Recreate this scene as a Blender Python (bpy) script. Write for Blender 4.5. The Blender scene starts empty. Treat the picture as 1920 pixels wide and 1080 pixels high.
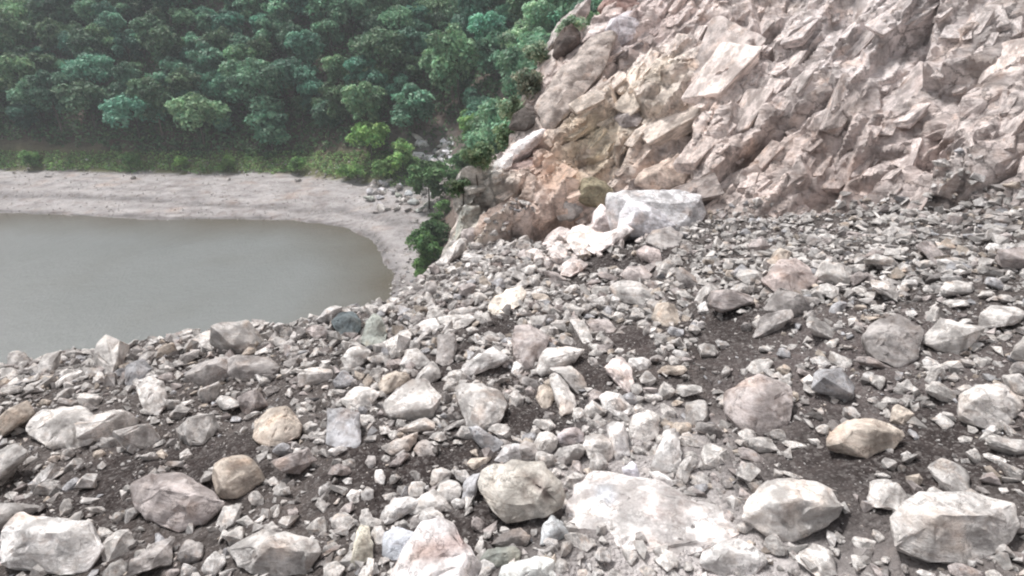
import bpy, bmesh, math, random
import numpy as np
from mathutils import Vector, Matrix
from mathutils.bvhtree import BVHTree

# ------------------------------------------------------------------ camera, light, exposure
scene = bpy.context.scene
col = scene.collection
CAM = np.array([0.0, 0.0, 30.0])
PITCH = math.radians(25.0)
FPX = 1037.0
cd = bpy.data.cameras.new('camera'); cam = bpy.data.objects.new('camera', cd); col.objects.link(cam)
cam.location = tuple(CAM); cam.rotation_euler = (math.radians(90) - PITCH, 0, 0)
cd.sensor_width = 36.0; cd.lens = 36.0 * FPX / 1920.0
cd.clip_start = 0.05; cd.clip_end = 3000
scene.camera = cam

SUN_EL, SUN_AZ = math.radians(60), math.radians(-48)       # azimuth from +Y towards +X
world = bpy.data.worlds.new('World'); scene.world = world; world.use_nodes = True
wn = world.node_tree.nodes; wl = world.node_tree.links; wn.clear()
sky = wn.new('ShaderNodeTexSky'); sky.sky_type = 'NISHITA'; sky.sun_disc = False
sky.sun_elevation = SUN_EL; sky.sun_rotation = SUN_AZ
sky.dust_density = 4.0; sky.air_density = 1.2
hs = wn.new('ShaderNodeHueSaturation'); hs.inputs['Saturation'].default_value = 0.16
bg = wn.new('ShaderNodeBackground'); bg.inputs['Strength'].default_value = 0.10
wo = wn.new('ShaderNodeOutputWorld')
wl.new(sky.outputs['Color'], hs.inputs['Color']); wl.new(hs.outputs['Color'], bg.inputs['Color'])
wl.new(bg.outputs['Background'], wo.inputs['Surface'])
sd = bpy.data.lights.new('sun', 'SUN'); sd.energy = 2.9; sd.angle = math.radians(8); sd.color = (1.0, 0.965, 0.93)
sun = bpy.data.objects.new('sun', sd); col.objects.link(sun)
sdir = Vector((math.sin(SUN_AZ) * math.cos(SUN_EL), math.cos(SUN_AZ) * math.cos(SUN_EL), math.sin(SUN_EL)))
sun.rotation_euler = sdir.to_track_quat('Z', 'Y').to_euler(); sun.location = (0, 0, 80)
scene.view_settings.view_transform = 'Standard'; scene.view_settings.look = 'None'
scene.view_settings.exposure = 0.56; scene.view_settings.gamma = 1.0
scene.view_settings.use_curve_mapping = False
scene.cycles.pixel_filter_type = 'BLACKMAN_HARRIS'; scene.cycles.filter_width = 2.1
scene.cycles.max_bounces = 6; scene.cycles.volume_bounces = 1
scene.cycles.use_denoising = True

rng = np.random.default_rng(11); random.seed(11)

# ------------------------------------------------------------------ maths helpers
def ray(px, py):
    r = (px - 960) / FPX; u = (540 - py) / FPX
    c, s = math.cos(PITCH), math.sin(PITCH)
    return np.array([r, c + u * s, -s + u * c])
def at(px, py, t): return CAM + ray(px, py) * t
def on_plane(px, py, z):
    d = ray(px, py); return CAM + d * ((z - CAM[2]) / d[2])
def hsh(ix, iy, iz, seed):
    with np.errstate(over='ignore'):
        h = (ix.astype(np.int64) * 374761393 + iy.astype(np.int64) * 668265263 + iz.astype(np.int64) * 2147483647 + seed * 1274126177) & 0xffffffff
        h = ((h ^ (h >> 13)) * 1274126177) & 0xffffffff
        h = ((h ^ (h >> 15)) * 2246822519) & 0xffffffff
        h = h ^ (h >> 16)
    return (h & 0xffffff).astype(np.float64) / 0xffffff
def vnoise(P, seed=0):
    i = np.floor(P); f = P - i; i = i.astype(np.int64); w = f * f * f * (f * (f * 6 - 15) + 10)
    out = 0
    for dx in (0, 1):
        for dy in (0, 1):
            for dz in (0, 1):
                v = hsh(i[:, 0] + dx, i[:, 1] + dy, i[:, 2] + dz, seed)
                out = out + v * (w[:, 0] if dx else 1 - w[:, 0]) * (w[:, 1] if dy else 1 - w[:, 1]) * (w[:, 2] if dz else 1 - w[:, 2])
    return out * 2 - 1
def fbm(P, octs=4, seed=0, gain=0.5):
    a, s, o = 1.0, 0.0, 0.0
    for k in range(octs):
        o = o + a * vnoise(P * (2.03 ** k), seed + 17 * k); s += a; a *= gain
    return o / s
def facets(U, seed, tilt=1.0):
    """2-D cells, each a tilted plane: blocky fractured rock. Returns height and distance to the cell border."""
    i = np.floor(U).astype(np.int64); b1 = np.full(len(U), 9e9); b2 = b1.copy(); h = np.zeros(len(U)); z0 = np.zeros(len(U), np.int64)
    for dx in (-1, 0, 1):
        for dy in (-1, 0, 1):
            cx, cy = i[:, 0] + dx, i[:, 1] + dy
            px = cx + hsh(cx, cy, z0, seed); py = cy + hsh(cx, cy, z0, seed + 1)
            ex, ey = U[:, 0] - px, U[:, 1] - py; d = ex * ex + ey * ey
            hh = (hsh(cx, cy, z0, seed + 2) - .5) * 1.3 + tilt * ((hsh(cx, cy, z0, seed + 3) - .5) * ex + (hsh(cx, cy, z0, seed + 4) - .5) * ey)
            m = d < b1
            b2 = np.where(m, b1, np.minimum(b2, d)); h = np.where(m, hh, h); b1 = np.where(m, d, b1)
    return h, np.sqrt(b2) - np.sqrt(b1)
def seg_dist(X, Y, poly):
    """unsigned distance to polyline, side sign (left of travel positive)"""
    best = np.full(X.shape, 9e9); side = np.zeros(X.shape)
    for (ax, ay), (bx, by) in zip(poly[:-1], poly[1:]):
        dx, dy = bx - ax, by - ay; L = dx * dx + dy * dy
        t = np.clip(((X - ax) * dx + (Y - ay) * dy) / L, 0, 1)
        qx, qy = X - ax - t * dx, Y - ay - t * dy; d = np.hypot(qx, qy)
        cr = dx * qy - dy * qx
        m = d < best; best = np.where(m, d, best); side = np.where(m, np.sign(cr), side)
    return best, side

# ------------------------------------------------------------------ object helpers
def link(name, me, mat=None, parent=None):
    o = bpy.data.objects.new(name, me); col.objects.link(o)
    if mat is not None and me is not None and not me.materials: me.materials.append(mat)
    if parent is not None: o.parent = parent
    return o
def tag(o, label=None, cat=None, group=None, kind=None):
    if label: o['label'] = label
    if cat: o['category'] = cat
    if group: o['group'] = group
    if kind: o['kind'] = kind
    return o
def mesh_np(name, V, F, smooth=True):
    me = bpy.data.meshes.new(name); V = np.asarray(V, np.float32); F = np.asarray(F, np.int32)
    n = F.shape[1]
    me.vertices.add(len(V)); me.vertices.foreach_set('co', V.ravel())
    me.loops.add(F.size); me.loops.foreach_set('vertex_index', F.ravel())
    me.polygons.add(len(F)); me.polygons.foreach_set('loop_start', np.arange(0, F.size, n, dtype=np.int32))
    me.polygons.foreach_set('loop_total', np.full(len(F), n, np.int32))
    me.polygons.foreach_set('use_smooth', np.full(len(F), smooth))
    me.update(); me.validate()
    return me
def set_col(me, C):
    a = me.color_attributes.new('tint', 'FLOAT_COLOR', 'POINT')
    C = np.concatenate([C, np.ones((len(C), 1))], 1).astype(np.float32); a.data.foreach_set('color', C.ravel())

# ------------------------------------------------------------------ materials
def new_mat(name):
    m = bpy.data.materials.new(name); m.use_nodes = True; nt = m.node_tree; nt.nodes.clear()
    o = nt.nodes.new('ShaderNodeOutputMaterial'); b = nt.nodes.new('ShaderNodeBsdfPrincipled')
    nt.links.new(b.outputs[0], o.inputs['Surface']); return m, nt, b, o
def N(nt, t, **kw):
    n = nt.nodes.new(t)
    for k, v in kw.items():
        if k in n.inputs: n.inputs[k].default_value = v
        else: setattr(n, k, v)
    return n
def ramp(nt, src, stops):
    r = nt.nodes.new('ShaderNodeValToRGB'); nt.links.new(src, r.inputs[0]); e = r.color_ramp.elements
    while len(e) < len(stops): e.new(.5)
    for q, (p, c) in zip(e, stops): q.position = p; q.color = tuple(c) + (1,) if len(c) == 3 else c
    return r.outputs[0]
def mul(nt, a, b, mode='MULTIPLY', fac=1.0):
    m = nt.nodes.new('ShaderNodeMix'); m.data_type = 'RGBA'; m.blend_type = mode
    if isinstance(fac, float): m.inputs[0].default_value = fac
    else: nt.links.new(fac, m.inputs[0])
    for s, v in ((6, a), (7, b)):
        if isinstance(v, tuple): m.inputs[s].default_value = v + (1,)
        else: nt.links.new(v, m.inputs[s])
    return m.outputs[2]
def rock_material(name, source, sc=1.0, bump=0.5, cracks=1.0):
    """source: 'object' tints by the object's colour, 'tint' by the mesh's own colour attribute"""
    m, nt, b, out = new_mat(name)
    L = nt.links.new
    tc = N(nt, 'ShaderNodeTexCoord')
    if source == 'object':
        oi = N(nt, 'ShaderNodeObjectInfo'); base = oi.outputs['Color']
        ad = N(nt, 'ShaderNodeVectorMath', operation='ADD')
        mu = N(nt, 'ShaderNodeMath', operation='MULTIPLY'); mu.inputs[1].default_value = 37.0
        L(oi.outputs['Random'], mu.inputs[0]); L(tc.outputs['Object'], ad.inputs[0]); L(mu.outputs[0], ad.inputs[1]); co = ad.outputs[0]
    else:
        at_ = N(nt, 'ShaderNodeAttribute'); at_.attribute_name = 'tint'; base = at_.outputs['Color']; co = tc.outputs['Object']
    n1 = N(nt, 'ShaderNodeTexNoise', Scale=2.3 * sc, Detail=7.0, Roughness=0.62); L(co, n1.inputs['Vector'])
    n2 = N(nt, 'ShaderNodeTexNoise', Scale=11.0 * sc, Detail=6.0, Roughness=0.7); L(co, n2.inputs['Vector'])
    n3 = N(nt, 'ShaderNodeTexNoise', Scale=70.0 * sc, Detail=3.0, Roughness=0.7); L(co, n3.inputs['Vector'])
    mp = N(nt, 'ShaderNodeMapping'); mp.inputs['Rotation'].default_value = (0.5, 0.7, 0.3); mp.inputs['Scale'].default_value = (1, 1, 5); L(co, mp.inputs['Vector'])
    n4 = N(nt, 'ShaderNodeTexNoise', Scale=3.0 * sc, Detail=5.0, Roughness=0.6); L(mp.outputs[0], n4.inputs['Vector'])
    c = mul(nt, base, ramp(nt, n1.outputs[0], [(.3, (.72, .70, .69)), (.5, (1, 1, 1)), (.72, (1.12, 1.11, 1.1))]))
    c = mul(nt, c, ramp(nt, n4.outputs[0], [(.32, (.80, .76, .74)), (.47, (1, 1, 1)), (.75, (1.07, 1.06, 1.04))]))
    c = mul(nt, c, ramp(nt, n2.outputs[0], [(.3, (.78, .77, .76)), (.52, (1, 1, 1)), (.75, (1.08, 1.08, 1.08))]))
    c = mul(nt, c, ramp(nt, n3.outputs[0], [(.3, (.82, .82, .82)), (.55, (1.04, 1.04, 1.04))]))
    # rusty stains
    n5 = N(nt, 'ShaderNodeTexNoise', Scale=1.7 * sc, Detail=4.0, Roughness=0.55); L(co, n5.inputs['Vector'])
    f = ramp(nt, n5.outputs[0], [(.56, (0, 0, 0)), (.72, (.5, .5, .5))])
    c = mul(nt, c, mul(nt, c, (1.0, .80, .66)), 'MIX', f)
    n6 = N(nt, 'ShaderNodeTexNoise', Scale=4.6 * sc, Detail=6.0, Roughness=0.68, Distortion=.6); L(co, n6.inputs['Vector'])
    c = mul(nt, c, mul(nt, c, (.56, .51, .47)), 'MIX', ramp(nt, n6.outputs[0], [(.50, (0, 0, 0)), (.66, (.62, .62, .62))]))
    wv_ = N(nt, 'ShaderNodeVectorMath', operation='MULTIPLY_ADD'); wv_.inputs[1].default_value = (.35, .35, .35); L(n2.outputs['Color'], wv_.inputs[0]); L(co, wv_.inputs[2])
    vo = N(nt, 'ShaderNodeTexVoronoi', Scale=1.5 * sc, feature='DISTANCE_TO_EDGE'); L(wv_.outputs[0], vo.inputs['Vector'])
    ck = ramp(nt, vo.outputs['Distance'], [(0, (0, 0, 0)), (.022, (1, 1, 1))])
    ckm = ramp(nt, n1.outputs[0], [(.42, (0, 0, 0)), (.55, (cracks, cracks, cracks))])
    c = mul(nt, c, mul(nt, c, mul(nt, ck, (.6, .6, .6), 'ADD')), 'MIX', ckm)
    L(c, b.inputs['Base Color']); b.inputs['Roughness'].default_value = 0.88; b.inputs['Specular IOR Level'].default_value = 0.25
    s1 = N(nt, 'ShaderNodeMath', operation='MULTIPLY_ADD'); s1.inputs[1].default_value = .55; L(n2.outputs[0], s1.inputs[0]); L(n4.outputs[0], s1.inputs[2])
    s2 = N(nt, 'ShaderNodeMath', operation='MULTIPLY_ADD'); s2.inputs[1].default_value = .2; L(n3.outputs[0], s2.inputs[0]); L(s1.outputs[0], s2.inputs[2])
    s3 = N(nt, 'ShaderNodeMath', operation='MULTIPLY_ADD'); s3.inputs[1].default_value = .25 * cracks; L(ck, s3.inputs[0]); L(s2.outputs[0], s3.inputs[2]); s2 = s3
    bp = N(nt, 'ShaderNodeBump', Strength=bump, Distance=0.06 / sc); L(s2.outputs[0], bp.inputs['Height']); L(bp.outputs[0], b.inputs['Normal'])
    return m
M_rock = rock_material('broken_rock', 'object', 1.6, .55)
M_marked = rock_material('marked_rock', 'tint', 1.6, .55)
M_stone = rock_material('small_stone', 'tint', 3.0, .4)
M_cliff = rock_material('cliff_rock', 'tint', 0.9, .8)
M_far = rock_material('far_rock', 'tint', 0.12, .8, 0.0)

def soil_material():
    m, nt, b, out = new_mat('dark_soil'); L = nt.links.new
    tc = N(nt, 'ShaderNodeTexCoord'); co = tc.outputs['Object']
    at_ = N(nt, 'ShaderNodeAttribute'); at_.attribute_name = 'tint'
    n1 = N(nt, 'ShaderNodeTexNoise', Scale=6.0, Detail=8.0, Roughness=.75); L(co, n1.inputs['Vector'])
    v = N(nt, 'ShaderNodeTexVoronoi', Scale=26.0); v.inputs['Randomness'].default_value = 1.0; L(co, v.inputs['Vector'])
    v2 = N(nt, 'ShaderNodeTexVoronoi', Scale=60.0); L(co, v2.inputs['Vector'])
    c = mul(nt, at_.outputs['Color'], ramp(nt, n1.outputs[0], [(.3, (.6, .58, .56)), (.5, (1, 1, 1)), (.75, (1.5, 1.45, 1.4))]))
    sep = N(nt, 'ShaderNodeSeparateColor'); L(v.outputs['Color'], sep.inputs[0])
    f = ramp(nt, sep.outputs[0], [(.72, (0, 0, 0)), (.95, (.5, .5, .5))])
    c = mul(nt, c, (0.20, 0.185, 0.18), 'MIX', f)
    sp2 = N(nt, 'ShaderNodeSeparateColor'); L(v2.outputs['Color'], sp2.inputs[0])
    f2 = ramp(nt, sp2.outputs[1], [(.78, (0, 0, 0)), (.95, (.45, .45, .45))])
    c = mul(nt, c, (0.24, 0.225, 0.22), 'MIX', f2)
    L(c, b.inputs['Base Color']); b.inputs['Roughness'].default_value = .95; b.inputs['Specular IOR Level'].default_value = .15
    a = N(nt, 'ShaderNodeMath', operation='SUBTRACT'); L(n1.outputs[0], a.inputs[0]); L(v.outputs['Distance'], a.inputs[1])
    a2 = N(nt, 'ShaderNodeMath', operation='MULTIPLY_ADD'); a2.inputs[1].default_value = -.4; L(v2.outputs['Distance'], a2.inputs[0]); L(a.outputs[0], a2.inputs[2])
    bp = N(nt, 'ShaderNodeBump', Strength=.9, Distance=.03); L(a2.outputs[0], bp.inputs['Height']); L(bp.outputs[0], b.inputs['Normal'])
    return m
M_soil = soil_material()

def leaf_material(name, c0, c1):
    m, nt, b, out = new_mat(name); L = nt.links.new
    oi = N(nt, 'ShaderNodeObjectInfo'); tc = N(nt, 'ShaderNodeTexCoord')
    n = N(nt, 'ShaderNodeTexNoise', Scale=.55, Detail=5.0, Roughness=.7); L(tc.outputs['Object'], n.inputs['Vector'])
    at_ = N(nt, 'ShaderNodeAttribute'); at_.attribute_name = 'tint'
    c = ramp(nt, n.outputs[0], [(.3, c0), (.7, c1)])
    c = mul(nt, c, oi.outputs['Color']); c = mul(nt, c, at_.outputs['Color'])
    L(c, b.inputs['Base Color']); b.inputs['Roughness'].default_value = .6; b.inputs['Specular IOR Level'].default_value = .3
    tr = N(nt, 'ShaderNodeBsdfTranslucent'); L(c, tr.inputs['Color'])
    mx = N(nt, 'ShaderNodeMixShader'); mx.inputs[0].default_value = .3
    L(b.outputs[0], mx.inputs[1]); L(tr.outputs[0], mx.inputs[2]); L(mx.outputs[0], out.inputs['Surface'])
    return m
M_leaf = leaf_material('tree_leaves', (.07, .15, .105), (.21, .33, .21))
M_bark, nt, b, _ = new_mat('bark')
n = N(nt, 'ShaderNodeTexNoise', Scale=3.0, Detail=6.0); nt.links.new(ramp(nt, n.outputs[0], [(.3, (.05, .04, .03)), (.7, (.16, .13, .11))]), b.inputs['Base Color']); b.inputs['Roughness'].default_value = .9

M_water, nt, b, _ = new_mat('river_water')
tc = N(nt, 'ShaderNodeTexCoord'); mp = N(nt, 'ShaderNodeMapping'); mp.inputs['Scale'].default_value = (1, .45, 1); nt.links.new(tc.outputs['Object'], mp.inputs['Vector'])
n = N(nt, 'ShaderNodeTexNoise', Scale=.9, Detail=7.0, Roughness=.65); nt.links.new(mp.outputs[0], n.inputs['Vector'])
n2 = N(nt, 'ShaderNodeTexNoise', Scale=.07, Detail=4.0, Roughness=.6); nt.links.new(tc.outputs['Object'], n2.inputs['Vector'])
at_ = N(nt, 'ShaderNodeAttribute'); at_.attribute_name = 'tint'
c = mul(nt, at_.outputs['Color'], ramp(nt, n2.outputs[0], [(.3, (.93, .935, .93)), (.7, (1.05, 1.05, 1.05))]))
nt.links.new(c, b.inputs['Base Color']); b.inputs['Roughness'].default_value = .12; b.inputs['IOR'].default_value = 1.33
n3 = N(nt, 'ShaderNodeTexNoise', Scale=3.6, Detail=4.0, Roughness=.6); nt.links.new(mp.outputs[0], n3.inputs['Vector']); ma = N(nt, 'ShaderNodeMath', operation='MULTIPLY_ADD'); ma.inputs[1].default_value = .35; nt.links.new(n3.outputs[0], ma.inputs[0]); nt.links.new(n.outputs[0], ma.inputs[2])
bp = N(nt, 'ShaderNodeBump', Strength=.8, Distance=.22); nt.links.new(ma.outputs[0], bp.inputs['Height']); nt.links.new(bp.outputs[0], b.inputs['Normal'])

# ------------------------------------------------------------------ the near slope: debris ground and cliff
crest = [(-60, -8), (-20, 3.0), (-7.7, 7.0), (-5.4, 7.6), (-2.9, 8.2), (-1.8, 9.0), (-1.5, 10.6), (-1.35, 12.2), (-1.15, 13.8), (-.45, 15.1), (.62, 16.3), (.80, 17.3), (1.6, 18.0), (3.0, 19.0), (7, 23), (20, 36)]
toe = [(-3.5, 12.6), (-1.7, 12.5), (0, 12.9), (1.6, 12.8), (3.4, 12.1), (6.7, 10.3), (8.6, 7), (10, 0), (10.5, -12)]
def base_h(X, Y):
    z = 27.0 - .13 * Y + .10 * X + .16 * np.maximum(X - 2.2, 0)
    return z
def H(X, Y):
    sh = X.shape; x = X.ravel(); y = Y.ravel(); P = np.stack([x, y, x * 0], 1)
    z = base_h(x, y)
    td, ts = seg_dist(x, y, toe); tdist = td * ts                  # + beyond the toe, up the cliff
    rise = np.where(tdist > 0, .80 * tdist, 0) - .25 * np.exp(-(tdist / .8) ** 2) * .4
    bulge = .35 * fbm(P * .45, 3, 5) * np.clip(tdist / 2, 0, 1)
    z = z + rise + bulge
    z = z + .16 * fbm(P * .55, 3, 21) + .05 * fbm(P * 2.2, 3, 22)
    cdist, cs = seg_dist(x, y, crest); c = cdist * cs               # + beyond the crest, down to the river
    w = .16 * fbm(P * .9, 3, 31)
    c = c + w - .12
    k = 1.45 + 1.9 * np.clip((y - 9.5) / 2.5, 0, 1)
    z = z - np.where(c > 0, k * (np.sqrt(c * c + .03) - .173), 0)
    z = np.where(c > 6, z + (k - 1.45) * (c - 6), z)
    return z.reshape(sh), tdist.reshape(sh), (cdist * cs).reshape(sh)

gs = .05
xs = np.arange(-13, 17.01, gs); ys = np.arange(.6, 24.01, gs)
X, Y = np.meshgrid(xs, ys); Z, TD, CD = H(X, Y)
# rough hit test against the smooth slope, used to lay out cracks and stains on it
def smooth_hit(px, py, t0=2.0, t1=45.0):
    d = ray(px, py); ts = np.linspace(t0, t1, 900); P = CAM + ts[:, None] * d
    h, _, _ = H(P[:, 0], P[:, 1]); below = np.where(P[:, 2] < h)[0]
    return P[below[0]] if len(below) else P[-1]
cliffm = np.clip(TD / .7 + .4, 0, 1)
ca, sa = math.cos(math.radians(36)), math.sin(math.radians(36))
U = (X * ca + Y * sa).ravel(); Vv = (-X * sa + Y * ca).ravel()
wob = fbm(np.stack([U * .8, Vv * .8, U * 0], 1), 3, 71)
f1, e1 = facets(np.stack([U * .42 + wob * .05, Vv * .80 + wob * .08], 1), 101, 2.4)
f2, e2 = facets(np.stack([U * 1.15 + wob * .06, Vv * 2.2 + U * .3], 1), 131, 2.2)
f3, e3 = facets(np.stack([U * 4.2, Vv * 6.5 + wob], 1), 151, 1.5)
P3 = np.stack([U, Vv, U * 0], 1)
r1_, r2_ = f1.copy(), f2.copy()
def sst(v): v = np.clip(v, 0, 1); return v * v * (3 - 2 * v)
f1 = f1 * sst(e1 / .10); f2 = f2 * sst(e2 / .12); f3 = f3 * sst(e3 / .2)
dc = .50 * f1 + .24 * f2 + .07 * f3 + .035 * fbm(P3 * 2.1, 3, 81) + .012 * fbm(P3 * 14, 2, 83)
dc -= .10 * np.exp(-(e1 / .03) ** 2)
cracks = [[(1148, 322), (1160, 300), (1176, 268)], [(1172, 338), (1200, 318), (1225, 300), (1262, 268), (1330, 225)], [(1205, 240), (1238, 220)],
          [(1040, 250), (1075, 215), (1110, 180), (1150, 130), (1165, 100), (1215, 70)], [(905, 345), (940, 320), (985, 268)], [(1010, 440), (1050, 425), (1085, 400)],
          [(1350, 330), (1440, 250), (1560, 190)], [(1500, 380), (1640, 300), (1800, 280)], [(1400, 140), (1500, 80), (1620, 30)]]
cr = np.zeros(X.size)
for poly in cracks:
    pts = [tuple(smooth_hit(*p)[:2]) for p in poly]
    d, _ = seg_dist(X.ravel(), Y.ravel(), pts); cr = np.maximum(cr, np.exp(-((d + .03 * wob) / .085) ** 2))
dc -= .34 * cr
Pg = np.stack([X.ravel(), Y.ravel(), X.ravel() * 0], 1)
dg = .035 * fbm(Pg * 6, 3, 91) + .016 * fbm(Pg * 19, 2, 93)
gm = cliffm.ravel()
disp = (dc * gm + dg * (1 - gm)).reshape(X.shape)
gy, gx = np.gradient(Z, gs); nn = np.stack([-gx, -gy, np.ones_like(Z)], -1); nn /= np.linalg.norm(nn, axis=-1, keepdims=True)
near = np.clip((14 - np.abs(CD)) / 3, 0, 1)
PX = X + nn[..., 0] * disp; PY = Y + nn[..., 1] * disp; PZ = Z + nn[..., 2] * disp
V = np.stack([PX, PY, PZ], -1).reshape(-1, 3)
ny, nx = X.shape
idx = np.arange(ny * nx).reshape(ny, nx)
F = np.stack([idx[:-1, :-1], idx[:-1, 1:], idx[1:, 1:], idx[1:, :-1]], -1).reshape(-1, 4)
# colours of the rock itself: minerals, soil and dust where they lie
stains = [  # px, py, radius m, colour, weight
    (1040, 305, 1.2, (.58, .42, .33), .9), (1010, 345, 1.1, (.53, .40, .33), .9), (905, 425, .7, (.58, .43, .35), .9), (960, 400, .8, (.36, .28, .24), .8), (960, 445, .6, (.34, .27, .24), .7),
    (1110, 255, .9, (.47, .43, .32), .85), (1105, 300, .7, (.40, .36, .24), .6), (1230, 180, 1.2, (.60, .53, .42), .9), (1250, 140, .7, (.50, .45, .34), .7),
    (1150, 80, .9, (.50, .47, .49), .8), (1075, 150, 1.0, (.40, .35, .33), .8), (1060, 190, .8, (.38, .30, .28), .7), (1190, 20, 1.2, (.42, .32, .30), .7),
    (845, 430, .8, (.36, .39, .35), .9), (875, 380, .9, (.42, .44, .42), .9), (840, 470, .6, (.30, .33, .27), .9), (920, 340, .7, (.46, .47, .45), .8),
    (980, 262, .45, (.72, .70, .70), .95), (945, 298, .35, (.72, .70, .70), .95), (1240, 60, 1.2, (.52, .43, .42), .7), (1180, 300, .8, (.40, .34, .30), .6), (1230, 320, .8, (.42, .35, .32), .6),
    (985, 305, .5, (.40, .33, .35), .8), (1400, 100, 2.4, (.46, .42, .42), .6), (1650, 60, 2.6, (.50, .47, .48), .6), (1450, 330, 1.8, (.34, .28, .26), .7), (1750, 330, 2.0, (.33, .27, .26), .7),
    (1090, 80, .5, (.46, .43, .44), .7), (960, 150, 1.0, (.34, .28, .26), .7)]
Cc = np.tile(np.array([.45, .402, .385]), (X.size, 1)); n1 = fbm(P3 * .7, 4, 201)[:, None]; n2 = fbm(P3 * 2.3, 4, 207)[:, None]
Cc = Cc * (1 + .22 * np.clip(r1_, -1, 1) + .20 * np.clip(r2_, -1, 1))[:, None]; n0 = np.clip(.5 + 1.2 * fbm(P3 * .35 + 9, 3, 222), 0, 1)[:, None]; Cc = Cc * (1 - .6 * n0) + np.array([.49, .465, .46]) * .6 * n0
Cc = Cc * (1 + .25 * n1 + .2 * n2) + np.clip(n2, 0, 1) * np.array([.05, .02, -.01])
for px, py, r, c, w in stains:
    q = smooth_hit(px, py); dd = np.sqrt(((V - q) ** 2).sum(1)) + .35 * r * n2[:, 0]
    a = (w * np.exp(-(dd / (1.15 * r)) ** 2) * np.clip(.75 + .9 * n2[:, 0], .2, 1))[:, None]; Cc = Cc * (1 - a) + np.array(c) * (1 + .2 * n1) * a
Cg = np.tile(np.array([.078, .067, .064]), (X.size, 1)) * (1 + .5 * n2)
gp = np.clip(fbm(Pg * .8, 3, 301) * 1.6 - .1, 0, 1)[:, None]; Cg = Cg * (1 - gp * .5) + np.array([.15, .135, .13]) * gp * .5
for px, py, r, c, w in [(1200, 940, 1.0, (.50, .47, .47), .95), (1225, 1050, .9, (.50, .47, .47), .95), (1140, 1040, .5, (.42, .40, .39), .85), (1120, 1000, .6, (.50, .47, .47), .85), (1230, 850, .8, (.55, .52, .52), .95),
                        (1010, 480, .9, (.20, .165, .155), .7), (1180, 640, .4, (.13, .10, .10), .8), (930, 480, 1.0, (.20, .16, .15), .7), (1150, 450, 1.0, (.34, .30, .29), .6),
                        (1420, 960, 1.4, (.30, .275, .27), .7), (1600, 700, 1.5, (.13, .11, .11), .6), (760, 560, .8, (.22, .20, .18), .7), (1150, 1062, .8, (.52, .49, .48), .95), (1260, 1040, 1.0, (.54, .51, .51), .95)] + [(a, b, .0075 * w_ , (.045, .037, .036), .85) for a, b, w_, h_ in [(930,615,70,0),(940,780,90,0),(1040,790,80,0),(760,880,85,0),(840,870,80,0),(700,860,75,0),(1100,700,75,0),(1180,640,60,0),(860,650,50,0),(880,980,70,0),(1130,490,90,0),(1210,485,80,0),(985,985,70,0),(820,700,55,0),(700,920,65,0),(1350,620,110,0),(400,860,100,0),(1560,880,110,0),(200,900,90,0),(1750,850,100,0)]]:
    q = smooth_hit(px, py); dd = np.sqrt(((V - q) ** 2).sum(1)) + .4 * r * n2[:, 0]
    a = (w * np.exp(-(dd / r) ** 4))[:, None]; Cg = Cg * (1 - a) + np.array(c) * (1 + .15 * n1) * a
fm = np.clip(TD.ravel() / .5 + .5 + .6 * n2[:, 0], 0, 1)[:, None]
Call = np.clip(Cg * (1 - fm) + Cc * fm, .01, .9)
fc = TD[:-1, :-1].ravel() > -.35
def sub_mesh(name, faces, mat):
    u, inv = np.unique(faces, return_inverse=True)
    me = mesh_np(name, V[u], inv.reshape(faces.shape)); set_col(me, Call[u]); return tag(link(name, me, mat), kind='structure')
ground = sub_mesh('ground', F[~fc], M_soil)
cliff = sub_mesh('cliff', F[fc], M_cliff)
cliff.data.set_sharp_from_angle(angle=math.radians(24))
cliff['label'] = 'fractured pink and grey cliff rising above the rubble'
bvh = BVHTree.FromPolygons([Vector(v) for v in V.tolist()], F.tolist())
# coarse outer slope, reaching down to the river and back beside the camera
def outer(name, xr, yr, step, drop):
    xs = np.arange(*xr, step); ys = np.arange(*yr, step); A, B = np.meshgrid(xs, ys); C, td, cdd = H(A, B)
    inside = (A > -12.9) & (A < 16.9) & (B > .7) & (B < 23.9)
    C = np.maximum(C, -1.5) - np.where(inside, drop, 0)
    C = C + .5 * fbm(np.stack([A.ravel(), B.ravel(), A.ravel() * 0], 1) * .3, 4, 41).reshape(A.shape) * (~inside)
    n = len(xs); i = np.arange(A.size).reshape(A.shape)
    f = np.stack([i[:-1, :-1], i[:-1, 1:], i[1:, 1:], i[1:, :-1]], -1).reshape(-1, 4)
    me = mesh_np(name, np.stack([A, B, C], -1).reshape(-1, 3), f)
    cc = np.tile(np.array([.24, .21, .20]), (A.size, 1)); cc[td.ravel() > 0] = (.38, .33, .31); set_col(me, cc)
    return tag(link(name, me, M_cliff), kind='structure')
outer('mountain_slope', (-90, 60), (-40, 75), .5, .9)

def hit(px, py):
    d = Vector(ray(px, py)); r = bvh.ray_cast(Vector(CAM), d.normalized())
    return np.array(r[0]) if r[0] is not None else None
def ground_z(x, y):
    r = bvh.ray_cast(Vector((x, y, 60)), Vector((0, 0, -1))); return r[0].z if r[0] is not None else None

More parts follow.
